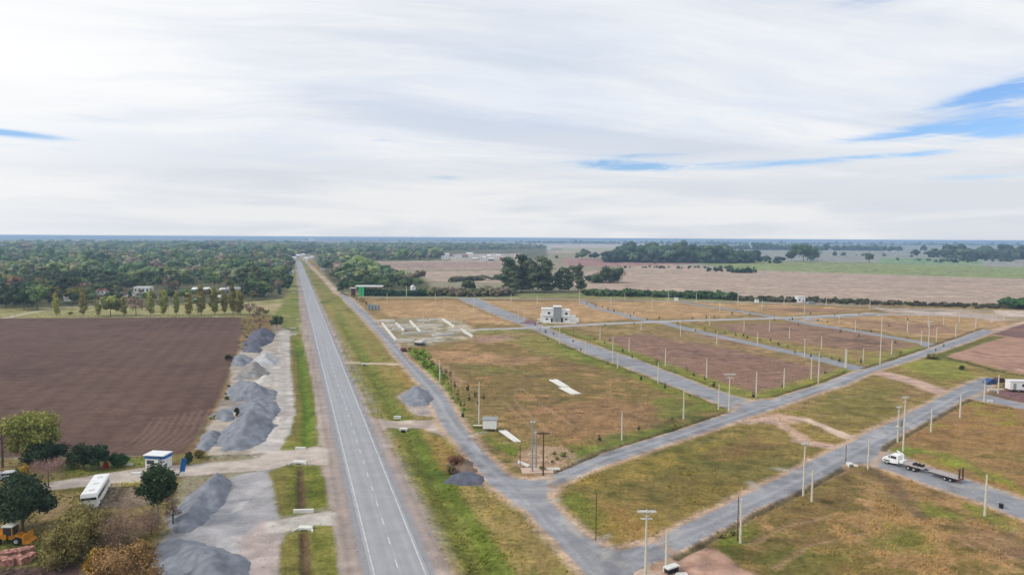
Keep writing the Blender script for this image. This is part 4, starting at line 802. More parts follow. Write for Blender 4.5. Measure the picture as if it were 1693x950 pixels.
bigtree('autumn_tree', 162, 985, 902, 44, L_org, 2400, .40, 'orange yellow tree at the bottom edge', shell=.35, seed=20, z0=.1)
bigtree('round_tree', 1009, 467, 440, 46, L_dark, 1500, 1.5, 'round dark tree at the edge of the harvested field', z0=0, seed=41, nl=16)
bigtree('round_tree', 985, 467, 453, 34, L_mid, 900, 1.3, 'low spreading tree joined to the left of the round dark tree', z0=0, seed=42, nl=12)
bigtree('round_tree', 1328, 432, 401, 44, L_dark, 1300, 3.0, 'large round dark tree alone between distant fields', z0=.1, seed=43, nl=16)
for x, yb, yt, w_, m_, lb in [(312, 768, 745, 16, L_black, 'dark shrub behind the blue banner'), (392, 688, 672, 8, L_dark, 'green weed clump between the grey heaps'), (378, 595, 586, 12, L_dark, 'green shrub at the left foot of the bluish heap'), (330, 756, 742, 14, L_olive, 'olive shrub at the corner of the ploughed field'), (755, 772, 752, 30, L_rust, 'dry rusty shrub on the soil mound'), (745, 782, 768, 16, L_olive, 'olive shrub at the left of the soil mound'), (1590, 611, 603, 8, L_dark, 'green bush beside the harvested plot'), (1540, 592, 584, 18, L_olive, 'olive scrub where the sandy track leaves the street')]:
    bigtree('shrub', x, yb, yt, w_, m_, 420, .38, lb, cat='shrub', z0=0.0, seed=int(x))

# --- saplings along the streets
def sapling(k, m_):
    mb = MB(); mb.tube((0, 0, -.2), (0, 0, 1.0), .05, .03, 5, 1); co, f = leaves(k, [(0, 0, 1.1, .55, .55, .8), (.1, .1, .6, .5, .5, .5)], 46, .42)
    return mb.add(co, f.tolist(), 0).mesh('sapling', [m_, M_bark])
SAP = [sapling(1, L_dark), sapling(2, L_black), sapling(3, L_mid), sapling(4, L_olive)]
SP = [(991, 729, 'along the front street verge'), (1056, 711, 'along the front street verge'), (1112, 695, 'along the front street verge'), (1117, 708, 'along the front street verge'), (1245, 657, 'on the green corner by the middle street'), (1293, 640, 'beside the front street'), (1364, 618, 'beside the front street'), (1489, 587, 'beside the front street'), (1424, 600, 'beside the front street'), (1547, 580, 'beside the front street'), (1560, 573, 'beside the front street')]
SP += [(x, y, 'along the second cross street') for x, y in [(1198, 551), (1216, 555), (1229, 556), (1236, 560), (1257, 564), (1274, 564), (1287, 571), (1302, 575), (1314, 584), (1341, 590), (1388, 598), (1150, 548), (1165, 546), (1183, 549), (1015, 515), (1029, 516), (1048, 519), (985, 506), (996, 508), (1005, 512), (1042, 524), (1070, 529), (1090, 527), (970, 503), (1120, 536), (1330, 582), (1355, 592), (1375, 594)]]
SP += [(x, y, 'along the middle street') for x, y in [(983, 563), (1000, 568), (1008, 564), (1045, 592), (1135, 612), (1147, 622), (1180, 640), (1030, 582), (948, 566), (915, 553), (905, 562), (960, 580), (1005, 602), (1100, 642), (1060, 628), (1140, 656), (1085, 600), (1165, 628)]]
SP += [(x, y, 'in the weeds by the service road') for x, y in [(773, 646), (786, 656), (745, 622), (768, 671), (752, 640), (737, 618), (724, 627), (790, 668), (800, 660), (727, 612), (757, 655), (775, 662), (765, 690), (716, 605), (709, 596)]]
SP += [(x, y, 'along the lateral street') for x, y in [(885, 538), (902, 550), (1000, 539), (1048, 536), (1060, 531), (1145, 527), (1168, 526), (1181, 526), (1280, 530), (1305, 529), (1380, 522), (1420, 520), (1240, 521), (1340, 519), (1210, 520), (1500, 530), (1470, 540)]]
SP += [(x, y, 'along the third cross street') for x, y in [(1352, 531), (1368, 534), (1390, 550), (1420, 556), (1440, 549), (1480, 568), (1500, 560), (1320, 538), (1310, 529)]]
for i, (x, y, w_) in enumerate(SP):
    p = g(x, y); s_ = random.uniform(.6, 1.1) * (1.0 if y > 600 else .95); o = link('sapling', SAP[i % 4], None, (p[0], p[1], 0), i, label='small dark sapling ' + w_, cat='sapling', group='saplings ' + w_); o.scale = (s_, s_, s_)

# ================================================================== gravel heaps
def pilemat(name, rgb): return mat(name, lin(*rgb), .95, .26, .6, bump=.9, detail=9)
def heap(name, poly, mt, label, slope=.62, hmax=9, cell=.42, seed=0, ridges=0, cat='gravel heap'):
    W_ = np.array([g(*p) for p in poly]); c0 = W_.mean(0); lo = W_.min(0) - 1.5; hi = W_.max(0) + 1.5
    nx = max(8, int((hi[0] - lo[0]) / cell)); ny = max(8, int((hi[1] - lo[1]) / cell)); x, y = np.meshgrid(np.linspace(lo[0], hi[0], nx), np.linspace(lo[1], hi[1], ny)); x = x.ravel(); y = y.ravel()
    d = np.full(x.size, 1e9); n = len(W_)
    for i in range(n):
        ax, ay = W_[i]; ex, ey = W_[(i + 1) % n] - W_[i]; t = np.clip(((x - ax) * ex + (y - ay) * ey) / (ex * ex + ey * ey + 1e-9), 0, 1); d = np.minimum(d, np.hypot(x - ax - t * ex, y - ay - t * ey))
    d = np.where(inpoly(W_, x, y), d, -d) + (fbm(x, y, 3.5, 3, seed + 3) - .5) * 2.0
    if ridges: d = d * (1 + (fbm(x * 1.0 + y * .5, y * .3, ridges, 3, seed) - .5) * 1.5)
    z = np.minimum(d * slope, hmax - .1 * np.maximum(0, hmax - d * slope)); z = z - .25 * np.exp(-((d - hmax / slope) ** 2) / 1.5) + (fbm(x, y, 1.5, 3, seed + 5) - .5) * .55 * (d > 0) - .06
    z = np.where(d < -.3, -.5, np.maximum(z, -.3)); keep = (d > -1.0).reshape(ny, nx)
    ii = (np.arange(ny - 1)[:, None] * nx + np.arange(nx - 1)[None, :]); kq = (keep[:-1, :-1] | keep[1:, 1:]).ravel(); ii = ii.ravel()[kq]
    Q = np.stack([ii, ii + 1, ii + 1 + nx, ii + nx], 1); us, inv = np.unique(Q, return_inverse=True); co = np.stack([x - c0[0], y - c0[1], z], 1)[us]
    return link(name, npmesh(name, co, inv.reshape(-1, 4), [mt], smooth=True), None, (c0[0], c0[1], 0), label=label, cat=cat, group='heaps of crushed stone' if cat == 'gravel heap' else None)
G1 = pilemat('grey_crushed_stone', (138, 142, 150)); G2 = pilemat('slate_crushed_stone', (104, 106, 118)); G3 = pilemat('pale_crushed_stone', (190, 190, 190)); G4 = pilemat('brownish_crushed_stone', (150, 146, 142)); G5 = pilemat('cream_sand', (204, 198, 186)); G6 = pilemat('dug_soil', (134, 114, 98))
HP = [([(400, 570), (432, 574), (450, 566), (456, 552), (428, 548), (410, 556)], G2, 'dark slate heap at the far end of the yard', .6, 4), ([(396, 581), (430, 584), (436, 577), (416, 570), (400, 574)], G2, 'low slate heap below the dark far heap', .45, 2.2),
      ([(381, 603), (400, 608), (417, 600), (420, 592), (402, 586), (386, 590)], G1, 'bluish grey heap beside the brown field strip', .6, 4), ([(414, 604), (456, 605), (462, 595), (450, 586), (436, 584), (418, 594)], G3, 'pale whitish heap, palest of the yard', .6, 4.5),
      ([(384, 628), (430, 627), (448, 617), (440, 608), (414, 606), (396, 612)], G4, 'brownish grey heap below the palest one', .6, 4.5), ([(404, 637), (450, 639), (458, 626), (440, 620), (420, 628)], G5, 'cream coloured low heap beside the yard track', .4, 2.2),
      ([(372, 652), (388, 663), (452, 660), (460, 648), (430, 638), (402, 634), (378, 640)], G1, 'grey heap with two crests in the middle of the yard', .6, 5), ([(378, 676), (396, 692), (455, 692), (466, 676), (458, 664), (425, 660), (398, 666)], G1, 'long grey heap just above the biggest heap', .6, 4.5),
      ([(356, 736), (370, 746), (415, 743), (440, 730), (458, 702), (448, 690), (418, 686), (394, 692), (366, 712)], G1, 'biggest grey heap of the yard, by the driveway', .55, 4.3), ([(346, 688), (370, 700), (390, 693), (384, 682), (360, 678)], G1, 'light grey heap at the edge of the ploughed field', .6, 4),
      ([(320, 742), (340, 748), (360, 734), (372, 712), (352, 710), (334, 718)], G1, 'grey heap leaning on the left of the biggest heap', .6, 4), ([(392, 716), (372, 706), (400, 697), (410, 704)], G3, 'small pale heap between the big heaps', .5, 2.5),
      ([(276, 868), (292, 880), (316, 878), (348, 856), (370, 826), (384, 802), (374, 792), (346, 796), (306, 822), (284, 848)], G1, 'long grey heap right of the tall dark tree', .66, 5), ([(250, 905), (240, 960), (250, 1010), (410, 1010), (420, 965), (417, 925), (372, 904), (310, 890), (282, 888)], G1, 'broad rough grey heap at the bottom edge', .5, 4.2),
      ([(660, 655), (672, 672), (708, 671), (716, 658), (706, 646), (690, 640), (672, 645)], G1, 'grey heap beside the service road', .45, 3.0), ([(732, 797), (760, 803), (795, 799), (802, 788), (776, 780), (752, 784)], G2, 'dark grey heap below the brown soil mound', .5, 2.6)]
for i, (pl, mt_, lb, sl_, hm) in enumerate(HP): heap('gravel_heap', pl, mt_, lb, sl_, hm, seed=i * 7, ridges=4.5 if i not in (3, 5) else 0, cell=.42 if pl[0][1] > 640 else .6)
heap('soil_mound', [(738, 776), (765, 786), (790, 780), (786, 764), (764, 758), (744, 762)], G6, 'brown soil mound topped by a dry shrub', .5, 2.4, seed=80, cat='soil mound')
heap('soil_mound', [(858, 535), (893, 536), (890, 531), (868, 529)], pilemat('purplish_soil', (134, 100, 104)), 'low purplish mound left of the white building', .25, 1.6, seed=81, cat='soil mound', cell=.8)
for i, (x, y, w_) in enumerate([(1668, 652, 14), (1686, 658, 16), (1655, 648, 9)]):
    heap('soil_mound', [(x - w_, y), (x, y + 4), (x + w_, y + 1), (x + w_ * .6, y - 4), (x - w_ * .6, y - 4)], pilemat('reddish_soil', (136, 100, 100)), ['dark reddish mound before the white trailer', 'larger dark reddish mound at the right edge', 'small reddish mound behind the roadside pole'][i], .5, 1.8, seed=90 + i, cat='soil mound')
heap('soil_mound', [(1042, 962), (1090, 962), (1092, 944), (1060, 938), (1046, 946)], pilemat('pale_soil', (204, 180, 160)), 'pale mound at the foot of the nearest power pole', .3, .8, seed=95, cat='soil mound')

# ================================================================== poles
def cpole(h, r=.21):
    mb = MB(); mb.tube((0, 0, -.5), (0, 0, h), r, r * .58, 8, 0); mb.tube((0, 0, h), (0, 0, h + .05), r * .66, r * .66, 8, 0); return mb.mesh('concrete_pole', M_conc)
PM = {h: cpole(h) for h in (5.5, 6, 6.6, 7.2, 8, 9, 10.5)}
M_post = {h: (lambda mb: mb.tube((0, 0, -.4), (0, 0, h), .10, .08, 6).mesh('dark_post', M_wood))(MB()) for h in (5, 7)}
POLES = [  # x, base y, top y, where
 (1224, 897, 825, 'beside the second street, nearest to the bare earth patch'), (1101, 940, 885, 'beside the nearest power pole at the bottom'), (1342, 829, 778, 'right of the tall pole on the second street'), (1435, 775, 727, 'at the corner where the truck street branches off'),
 (1539, 713, 676, 'halfway up the second street on its low side'), (1587, 690, 652, 'near the end of the second street on its low side'), (1627, 663, 629, 'left of the blue pickup'), (1650, 650, 620, 'right behind the blue pickup'), (1628, 853, 785, 'beside the truck street, alone at the lower right'),
 (1028, 727, 680, 'pinkish one alone in the front lot near the street'), (1130, 692, 645, 'at the front lot beside the middle street corner'), (1188, 676, 635, 'left of the tee topped pole at the middle street corner'), (1250, 657, 615, 'with a dark sapling on the green corner'), (1296, 641, 609, 'second one right of the green corner'),
 (1341, 627, 590, 'paler left one of the pair at the second cross street'), (1353, 632, 583, 'tall right one of the pair at the second cross street'), (1399, 608, 577, 'at the mouth of the second cross street'), (1427, 600, 576, 'beside the front street past the second cross street'),
 (1455, 601, 556, 'tall one beside the front street above the sandy track'), (1474, 586, 562, 'right of the tall one above the sandy track'), (1523, 570, 546, 'left of the far tee topped pole'), (1548, 564, 542, 'right of the far tee topped pole'), (1580, 556, 535, 'beside the far end of the front street'), (1613, 542, 525, 'nearest the end of the front street'),
 (925, 568, 541, 'on the verge just below the white building'), (968, 584, 562, 'on the lower verge of the middle street, first after the building'), (1013, 600, 556, 'tall one in the middle street verge'), (1021, 608, 586, 'short one right of the tall verge pole'), (992, 563, 540, 'on the upper verge of the middle street'), (1040, 582, 558, 'at the left tip of the purple soil lot'),
 (1088, 632, 600, 'beside the middle street halfway down'), (1100, 605, 575, 'inside the purple soil lot by the middle street'), (1168, 625, 593, 'at the front of the purple soil lot'), (727, 632, 595, 'beside the service road near the green weeds'), (792, 700, 608, 'very tall one beside the white shed'), (1252, 572, 550, 'beside the second cross street near its saplings'),
 (1330, 590, 560, 'left one where the second cross street lots meet'), (1358, 577, 557, 'right one where the second cross street lots meet'), (1457, 560, 518, 'crossing the third cross street'), (1397, 607, 576, 'paler twin at the mouth of the second cross street'), (1387, 535, 520, 'above the third cross street'), (672, 490, 472, 'before the clipped hedge'), (751, 545, 520, 'left one near the pale foundation'), (763, 545, 528, 'short one near the pale foundation'),
 (845, 505, 485, 'left one on the far street'), (888, 505, 488, 'second on the far street'), (958, 506, 470, 'tall far one behind the white building'), (1033, 497, 486, 'far one before the hedgerow'), (1105, 497, 478, 'tall far one at the hedgerow'), (1151, 500, 484, 'far one past the hedgerow pole'), (1220, 506, 484, 'tall far one by the hedgerow bend'), (1173, 538, 528, 'short one where the lateral street is crossed'), (1185, 570, 551, 'on the left verge of the second cross street'),
 (1438, 512, 498, 'far one by the rubble at the back'), (1586, 533, 523, 'short far one in the grass at the right'), (1296, 505, 492, 'far one left of the white cube building'), (1366, 505, 495, 'far one right of the white cube building'), (783, 520, 492, 'on the far middle street, left side'), (809, 522, 498, 'on the far middle street, right side'), (857, 530, 505, 'before the purplish mound'), (867, 533, 508, 'right one before the purplish mound'),
 (1272, 548, 528, 'in the far soil lot'), (1414, 548, 528, 'in the far tan lot'), (1500, 550, 530, 'in the far tan lot beside the rubble'), (1535, 540, 522, 'in the far tan lot near the front street'), (1560, 536, 520, 'far right one of the tan lot'), (1660, 528, 514, 'by the pale rubble at the right edge'), (1305, 560, 540, 'in the soil lot between the cross streets'), (1230, 548, 530, 'left of the soil lot between the cross streets'), (1060, 545, 524, 'where the second cross street meets the lateral street'), (1125, 556, 536, 'above the purple soil lot'),
 (1640, 533, 518, 'among the rubble at the right'), (640, 500, 484, 'behind the grey drums'), (720, 500, 484, 'at the back of the orange grass lot'), (700, 535, 515, 'behind the pale foundation'), (735, 512, 494, 'in the orange grass lot'), (1010, 506, 490, 'far one before the second cross street'), (1078, 512, 494, 'beside the second cross street at the back'), (1190, 515, 498, 'beside the third cross street at the back'), (1260, 512, 496, 'in the back lots before the hedgerow'), (1330, 520, 503, 'in the back lots below the white cube building')]
for i, (x, yb, yt, w_) in enumerate(POLES):
    p = g(x, yb); h = min(10.5, max(5.5, hgt(x, yb, yt))); hk = min(PM, key=lambda a: abs(a - h)); o = link('concrete_pole', PM[hk], None, (p[0], p[1], 0), i, label='slim pale concrete pole ' + w_, cat='pole', group='concrete poles along the new streets'); o.scale = (1, 1, h / hk)
    if yb < 700: o.scale = (1.12, 1.12, h / hk)
for i, (x, yb, yt, w_) in enumerate([(1219, 893, 820, 'left of the pale pole by the bare earth patch'), (985, 893, 815, 'alone in the grass island'), (1398, 766, 735, 'at the culvert by the truck street corner'), (746, 645, 600, 'near the service road weeds'), (752, 652, 628, 'short one in the service road weeds'), (860, 768, 735, 'left of the twin pole pad'), (893, 549, 538, 'before the white building'), (948, 556, 541, 'right below the white building'), (1129, 537, 526, 'on the lateral street')]):
    p = g(x, yb); h = hgt(x, yb, yt); hk = 5 if h < 6 else 7; o = link('dark_post', M_post[hk], None, (p[0], p[1], 0), label='thin dark wooden post ' + w_, cat='post', group='thin dark posts'); o.scale = (.8, .8, h / hk)
def tpole(name, x, yb, yt, label, arm=2.2, mt_=None, r=.2, trafo=False, rz=0.0, second=True, ma=None):
    p = g(x, yb); h = hgt(x, yb, yt); e = empty(name, (p[0], p[1], 0), rz, label=label, cat='power pole'); mt_ = mt_ or M_conc; ma = ma or M_concw
    MB().tube((0, 0, -.5), (0, 0, h), r, r * .6, 10).build('pole', mt_, e)
    ar = MB(); ar.box(0, -.16, h - .25, arm, .14, .16); ar.box(0, .16, h - .25, arm, .14, .16); ar.tube((-.5 * arm * .7, -.1, h - .3), (0, -.1, h - 1.0), .03); ar.tube((.5 * arm * .7, -.1, h - .3), (0, -.1, h - 1.0), .03); ar.build('crossarm', ma, e)
    if second: MB().box(0, 0, h - 1.25, arm * .62, .16, .14).build('crossarm', ma, e)
    ins = MB().tube((0, 0, 0), (0, 0, .12), .04, .07).tube((0, 0, .12), (0, 0, .28), .08, .05).mesh('insulator', M_lamp)
    for k in (-.46, 0, .46): link('insulator', ins, e, (k * arm, 0 if k else 0, h - .16 if k else h + .02))
    if trafo:
        t_ = MB().tube((.0, -.62, h - 4.4), (.0, -.62, h - 3.1), .42, .42, 12).build('transformer', M_steel, e); MB().tube((-.18, -.62, h - 3.1), (-.18, -.62, h - 2.8), .05).tube((.18, -.62, h - 3.1), (.18, -.62, h - 2.8), .05).build('bushing', M_lamp, t_)
        MB().box(0, -.4, h - 4.6, 1.6, 1.0, .12).build('platform', M_conc, e)
    return e
tpole('power_pole', 1067, 958, 842, 'nearest tall concrete power pole with a wide crossarm, at the bottom edge', 2.5, r=.2)
tpole('power_pole', 1205, 679, 617, 'tee topped concrete power pole at the middle street corner', 3.2)
tpole('power_pole', 1535, 573, 530, 'far tee topped concrete power pole beside the front street', 3.6)
tpole('power_pole', 1493, 745, 655, 'tall concrete power pole behind the white truck cab', 1.7, rz=.3)
tpole('power_pole', 1484, 728, 671, 'shorter power pole with a transformer left of the truck pole', 1.4, trafo=True, rz=.3)
tpole('power_pole', 1328, 819, 731, 'tall concrete power pole on the low side of the second street', 1.3, second=False)
tpole('power_pole', 880, 780, 695, 'tall grey concrete pole with a short crossarm on the pale pad', 1.0, mt_=M_greyw, second=False)
tpole('power_pole', 886, 774, 712, 'grey concrete pole right beside the tallest one on the pad', .6, mt_=M_greyw, second=False)
tpole('power_pole', 898, 786, 714, 'brown wooden power pole with a dark crossarm at the pad', 2.6, mt_=M_wood, r=.17, second=False, ma=M_wood)

# ================================================================== things on the site
def at(x, y): p = g(x, y); return (p[0], p[1], 0)
# concrete pads by the twin poles
p = at(888, 778); MB().box(0, 0, .06, 6.2, 3.2, .2).build('concrete_pad', mat('pad_concrete', lin(214, 186, 166), .9, .12, 1), None, p, .1, label='pale pinkish concrete pad under the grey and brown poles', cat='pad')
p = at(866, 768); MB().box(0, 0, .2, 3.4, .5, .4).build('concrete_beam', M_concw, None, p, -.9, label='white concrete beam lying left of the pale pad', cat='beam')
p = at(915, 776); MB().box(0, 0, .12, 2.6, 1.2, .24).build('concrete_slab', M_conc, None, p, .25, label='broken pale slab right of the brown pole', cat='slab')
# lying concrete poles
LP = MB().tube((-3.6, 0, .16), (3.6, 0, .16), .17, .11, 8).mesh('lying_pole', M_concw)
def lying(x0, y0, x1, y1, n, label, group, dl=.42, mesh=LP, L0=7.2):
    a = Vector(at(x0, y0)); b = Vector(at(x1, y1)); d = b - a; an = math.atan2(d.y, d.x); nrm = Vector((-math.sin(an), math.cos(an), 0))
    for i in range(n):
        c = (a + b) / 2 + nrm * (i - n / 2) * dl + d.normalized() * random.uniform(-.35, .35); o = link('lying_concrete_pole', mesh, None, c, an + random.uniform(-.02, .02), label=label, cat='pole', group=group); o.scale = (d.length / L0, 1, 1)
lying(915, 628, 936, 640, 7, 'white concrete pole lying in the upper left stack in the front lot', 'lying poles of the upper left stack')
lying(933, 641, 954, 652, 8, 'white concrete pole lying in the lower right stack in the front lot', 'lying poles of the lower right stack')
lying(831, 712, 858, 731, 5, 'white concrete pole lying in the grass right of the white shed', 'lying poles beside the shed', .36)
# white site shed on legs with a bench
def shed():
    p = at(810, 711); rz = -.06; e = empty('site_shed', p, rz, label='small white shed on legs beside the very tall pole', cat='shed')
    MB().box(0, 0, 1.75, 3.2, 2.4, 2.1).build('wall', M_white, e); MB().box(0, .2, 2.86, 3.6, 3.0, .14).build('roof', M_greyw, e); MB().box(-1.62, 0, 1.7, .06, .9, 1.7).build('door', M_dark, e)
    lg = MB().box(0, 0, .35, .14, .14, .8).mesh('leg', M_steel)
    for a in (-1.4, 1.4):
        for b in (-1.1, 1.1): link('leg', lg, e, (a, b, 0))
shed()
p = at(790, 706); e = empty('bench', p, 0, label='pale low bench left of the white shed', cat='bench'); MB().box(0, 0, .5, 2.2, .8, .12).build('seat', M_conc, e); lg = MB().box(0, 0, .22, .12, .7, .5).mesh('leg', M_wood); link('leg', lg, e, (-.9, 0, 0)); link('leg', lg, e, (.9, 0, 0))
# culverts
def culvert(x, y, wpx, label, rz=0, bar=False, wing=True):
    p = g(x, y); w = wpx / ((y - 393 - (x - 846) * .0056) / H); e = empty('culvert', (p[0], p[1], 0), rz, label=label, cat='culvert')
    if bar: MB().box(0, 0, .22, w, .45, .75).build('parapet', M_concw, e); return
    mb = MB(); mb.box(0, 0, .12, w * .75, 1.1, .55, 0, 0)
    if wing: mb.box(-w * .42, -.5, -.05, .25, 1.6, .7, -.5); mb.box(w * .42, -.5, -.05, .25, 1.6, .7, .5)
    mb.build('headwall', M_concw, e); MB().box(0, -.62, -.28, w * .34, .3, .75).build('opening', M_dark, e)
culvert(495, 765, 27, 'white culvert head at the top of the upper grass island', -.05)
culvert(505, 874, 30, 'white culvert head at the top of the lower grass island', -.05)
culvert(502, 847, 33, 'white culvert parapet at the bottom of the upper grass island', .08, bar=True)
culvert(497, 743, 17, 'white parapet at the foot of the long grass strip', 0, bar=True)
culvert(603, 602, 11, 'small white culvert on the narrow crossing', 0, wing=False)
culvert(657, 691, 12, 'thin white parapet above the access road', 0, bar=True)
culvert(667, 710, 17, 'square white culvert head below the access road', 0, wing=False)
culvert(485, 553, 10, 'small white parapet at the top of the long grass strip', 0, bar=True)
culvert(484, 543, 9, 'white parapet above the round dark bush crossing', 0, bar=True)
culvert(484, 484, 8, 'far white parapet beside the highway, upper', 0, bar=True); culvert(485, 477, 8, 'farthest white parapet beside the highway', 0, bar=True)
culvert(1405, 768, 12, 'small white culvert at the truck street corner', .1)
culvert(1637, 664, 9, 'small white parapet on the branch street', 0, bar=True)
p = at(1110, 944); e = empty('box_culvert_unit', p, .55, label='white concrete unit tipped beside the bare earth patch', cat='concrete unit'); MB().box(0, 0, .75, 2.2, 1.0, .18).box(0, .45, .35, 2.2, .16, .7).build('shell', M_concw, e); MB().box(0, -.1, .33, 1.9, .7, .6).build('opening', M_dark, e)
p = at(1128, 950); MB().box(0, 0, .1, 1.8, .9, .25, tx=.8, ty=.8).build('concrete_slab', M_concw, None, p, .1, label='white slab lying right of the tipped concrete unit', cat='slab')
p = at(1655, 839); MB().tube((0, 0, 0), (0, 0, .75), .33, .36, 12).build('drum', mat('black_drum_paint', (.015, .015, .018), .5, .1), None, p, label='small black drum standing on the truck street', cat='drum')

# --- white two storey building
def house_main():
    p = at(921, 533); e = empty('building', p, -.03, label='white two storey building with a grey central tower', cat='building')
    MB().box(-5.2, 3, 3.7, 6.4, 7, 7.4).build('wall', M_white, e); MB().box(4.6, 3, 3.3, 4.6, 7, 6.6).build('wall', M_white, e); MB().box(8.4, 3, 1.7, 3.2, 6, 3.4).build('wing', M_white, e); MB().box(-9.4, 3, .7, 2.4, 4, 1.4).build('terrace', M_conc, e)
    MB().box(.15, 2.6, 4.3, 4.3, 7.4, 8.6).build('tower', M_greyw, e)
    for x, w_, d_, h, y in [(-5.2, 6.8, 7.4, 7.5, 3), (4.6, 5, 7.4, 6.7, 3), (8.5, 3.5, 6.4, 3.5, 3), (.15, 4.6, 7.8, 8.7, 2.6)]: MB().box(x, y, h, w_, d_, .25).build('parapet', M_roofw if x else M_greyw, e)
    for x, z, w_, h in [(-4.5, 5.3, 1.3, 1.2), (5, 5.0, 1.3, 1.2), (-2.9, 1.3, 1.0, 2.4), (-5.6, 1.9, 1.2, .8), (4.9, 1.9, 1.3, .8)]:
        f = MB().box(x, -.54, z, w_ + .2, .1, h + .2).build('window', M_concw, e); MB().box(x, -.6, z, w_, .06, h).build('pane', M_glass, f)
    MB().box(2.6, -1.14, 1.4, 1.0, .12, 2.8).build('door', M_dark, e); MB().box(-.2, -1.16, 1.2, 1.2, .1, 2.4).build('door', M_steel, e)
    MB().box(1, -2.5, .15, 18, 3.6, .3).build('forecourt', M_conc, e); MB().box(10.9, 2.5, 1.1, 1.9, 5, 2.2).box(8.0, -.6, 2.4, 1.6, 1.2, .2).box(-8.8, .8, 2.3, .7, 2.4, 4.6).build('annex', M_white, e); MB().box(-5.2, -.9, 3.9, 5.6, .9, .18).box(4.6, -.9, 3.6, 4.0, .9, .18).build('balcony', M_concw, e)
    for k in range(5): MB().box(-11 + k * 5.2, -4.6 - (k % 2), .35, 1.6, .9, .7, k * .4).build('material_pile', M_conc if k % 2 else M_concw, e)
house_main()
p = at(1325, 500); e = empty('building', p, 0, label='small white cube building before the back hedgerow', cat='building'); MB().box(0, 2.5, 2.2, 5.6, 5, 4.4).build('wall', M_white, e); MB().box(0, 2.5, 4.5, 6, 5.4, .2).build('roof', M_roofw, e); MB().box(-1.4, -.04, 1.9, 1, .08, 1.1).build('window', M_glass, e); MB().box(1.2, -.04, 1.1, .9, .08, 2.1).build('door', M_greyw, e)
p = at(1340, 502); MB().box(0, 0, .8, 5, 2.5, 1.6).build('concrete_block', M_greyw, None, p, .2, label='grey block stack right of the white cube building', cat='blocks')
for x, y in [(1118, 497), (1251, 500)]:
    p = at(x, y); e = empty('small_cabin', p, 0, label='tiny white cabin at the back hedgerow, ' + ('left' if x < 1200 else 'right') + ' one', cat='cabin', group='tiny white cabins'); MB().box(0, 0, 1.1, 2.6, 2, 2.2).build('wall', M_white, e); MB().box(0, 0, 2.25, 3, 2.4, .12).build('roof', M_roofw, e)
# --- foundation
def foundation():
    c = Vector(at(700, 552)); e = empty('building_foundation', c, 0, label='pale half built foundation walls beside the service road', cat='foundation')
    for a in [(621, 532, 653, 532), (631, 539, 674, 539), (649, 545, 701, 543), (665, 553, 721, 549), (632, 536, 655, 564), (656, 564, 685, 564), (710, 529, 732, 529), (732, 529, 753, 543), (762, 546, 782, 558), (699, 564, 728, 562), (678, 532, 696, 551), (701, 539, 732, 539), (740, 548, 765, 548), (716, 556, 750, 553), (655, 536, 668, 548), (690, 531, 712, 531)]:
        p0 = Vector(at(a[0], a[1])) - c; p1 = Vector(at(a[2], a[3])) - c; d = p1 - p0; an = math.atan2(d.y, d.x); mid = (p0 + p1) / 2
        MB().box(0, 0, .45, d.length, .8, 1.1).build('wall', M_concw, e, mid, an)
foundation()
# --- canopy with green pillars
p = at(610, 489); e = empty('canopy', p, 0, label='long white roofed canopy on bright green pillars by the clipped hedge', cat='canopy')
MB().box(0, 2, 7.6, 21, 7, .9).build('roof', M_roofw, e)
for x in (-6.6, -4.4): MB().box(x, -.9, 3.6, 1.6, 1.6, 7.2).build('pillar', M_green, e)
for x in (0, 4, 8.5): MB().box(x, 3, 3.6, .5, .5, 7.2).build('pillar', M_steel, e)
MB().box(2.5, 5, 2.6, 14, .3, 5.2).build('back_wall', mat('dark_hedge_green_board', (.02, .05, .03), .8, .2), e)
p = at(583.5, 489); e = empty('kiosk', p, 0, label='small brown kiosk with a pale roof left of the green pillars', cat='kiosk'); MB().box(0, 1.5, 3, 2.6, 3, 6).build('wall', M_brown, e); MB().box(0, 1.5, 6.1, 4.6, 4.4, .4).build('roof', M_concw, e)
p = at(683, 482); e = empty('small_house', p, .4, label='small white gabled house behind the clipped hedge', cat='house'); MB().box(0, 0, 2, 3.5, 4, 4).build('wall', M_white, e); MB().prof([(-2.2, 4), (2.2, 4), (0, 5.6)], 4.6).build('roof', M_roofw, e)
for i in range(4):
    p = at(610 + i * 5.2, 511 + i * .6); MB().tube((0, 0, 0), (0, 0, 3.2), .85, .85, 12).tube((0, 0, 3.2), (0, 0, 3.5), .85, .3, 12).build('storage_drum', mat('grey_blue_paint', lin(140, 158, 168), .6, .1), None, p, label='tall grey blue drum in the row beside the service road', cat='tank', group='grey blue drums in a row')
# --- far houses
def house(x, y, wpx, hpx, wall, roof, label, gab=True, depth=7, windows=2, grp=None, rz=0.0):
    s = (y - 392.2 - (x - 846) * .0056) / H; w = wpx / s; h = hpx / s; p = at(x, y); e = empty('house', p, rz, label=label, cat='house', group=grp)
    rh = h * .3 if gab else .25; MB().box(0, depth / 2, (h - rh) / 2, w, depth, h - rh).build('wall', wall, e)
    if gab: mb = MB(); mb.prof([(-.4, h - rh), (depth + .4, h - rh), (depth / 2, h)], w + .6); r_ = mb.build('roof', roof, e, (w * 0, 0, 0), math.pi / 2)
    else: MB().box(0, depth / 2, h - rh / 2 + .02, w + .5, depth + .5, rh).build('roof', roof, e)
    for k in range(windows):
        f = MB().box((k + .5 - windows / 2) * w / windows, -.05, (h - rh) * .55, min(1.4, w * .15), .1, (h - rh) * .35).build('window', M_glass, e)
house(110, 497, 9, 8, M_white, M_roofw, 'small white house at the front of the left wood'); house(166, 487, 13, 10, M_white, M_red, 'white house with a red roof in the left wood'); house(166, 505, 12, 8, M_white, M_roofw, 'white hut behind the poplar row, left')
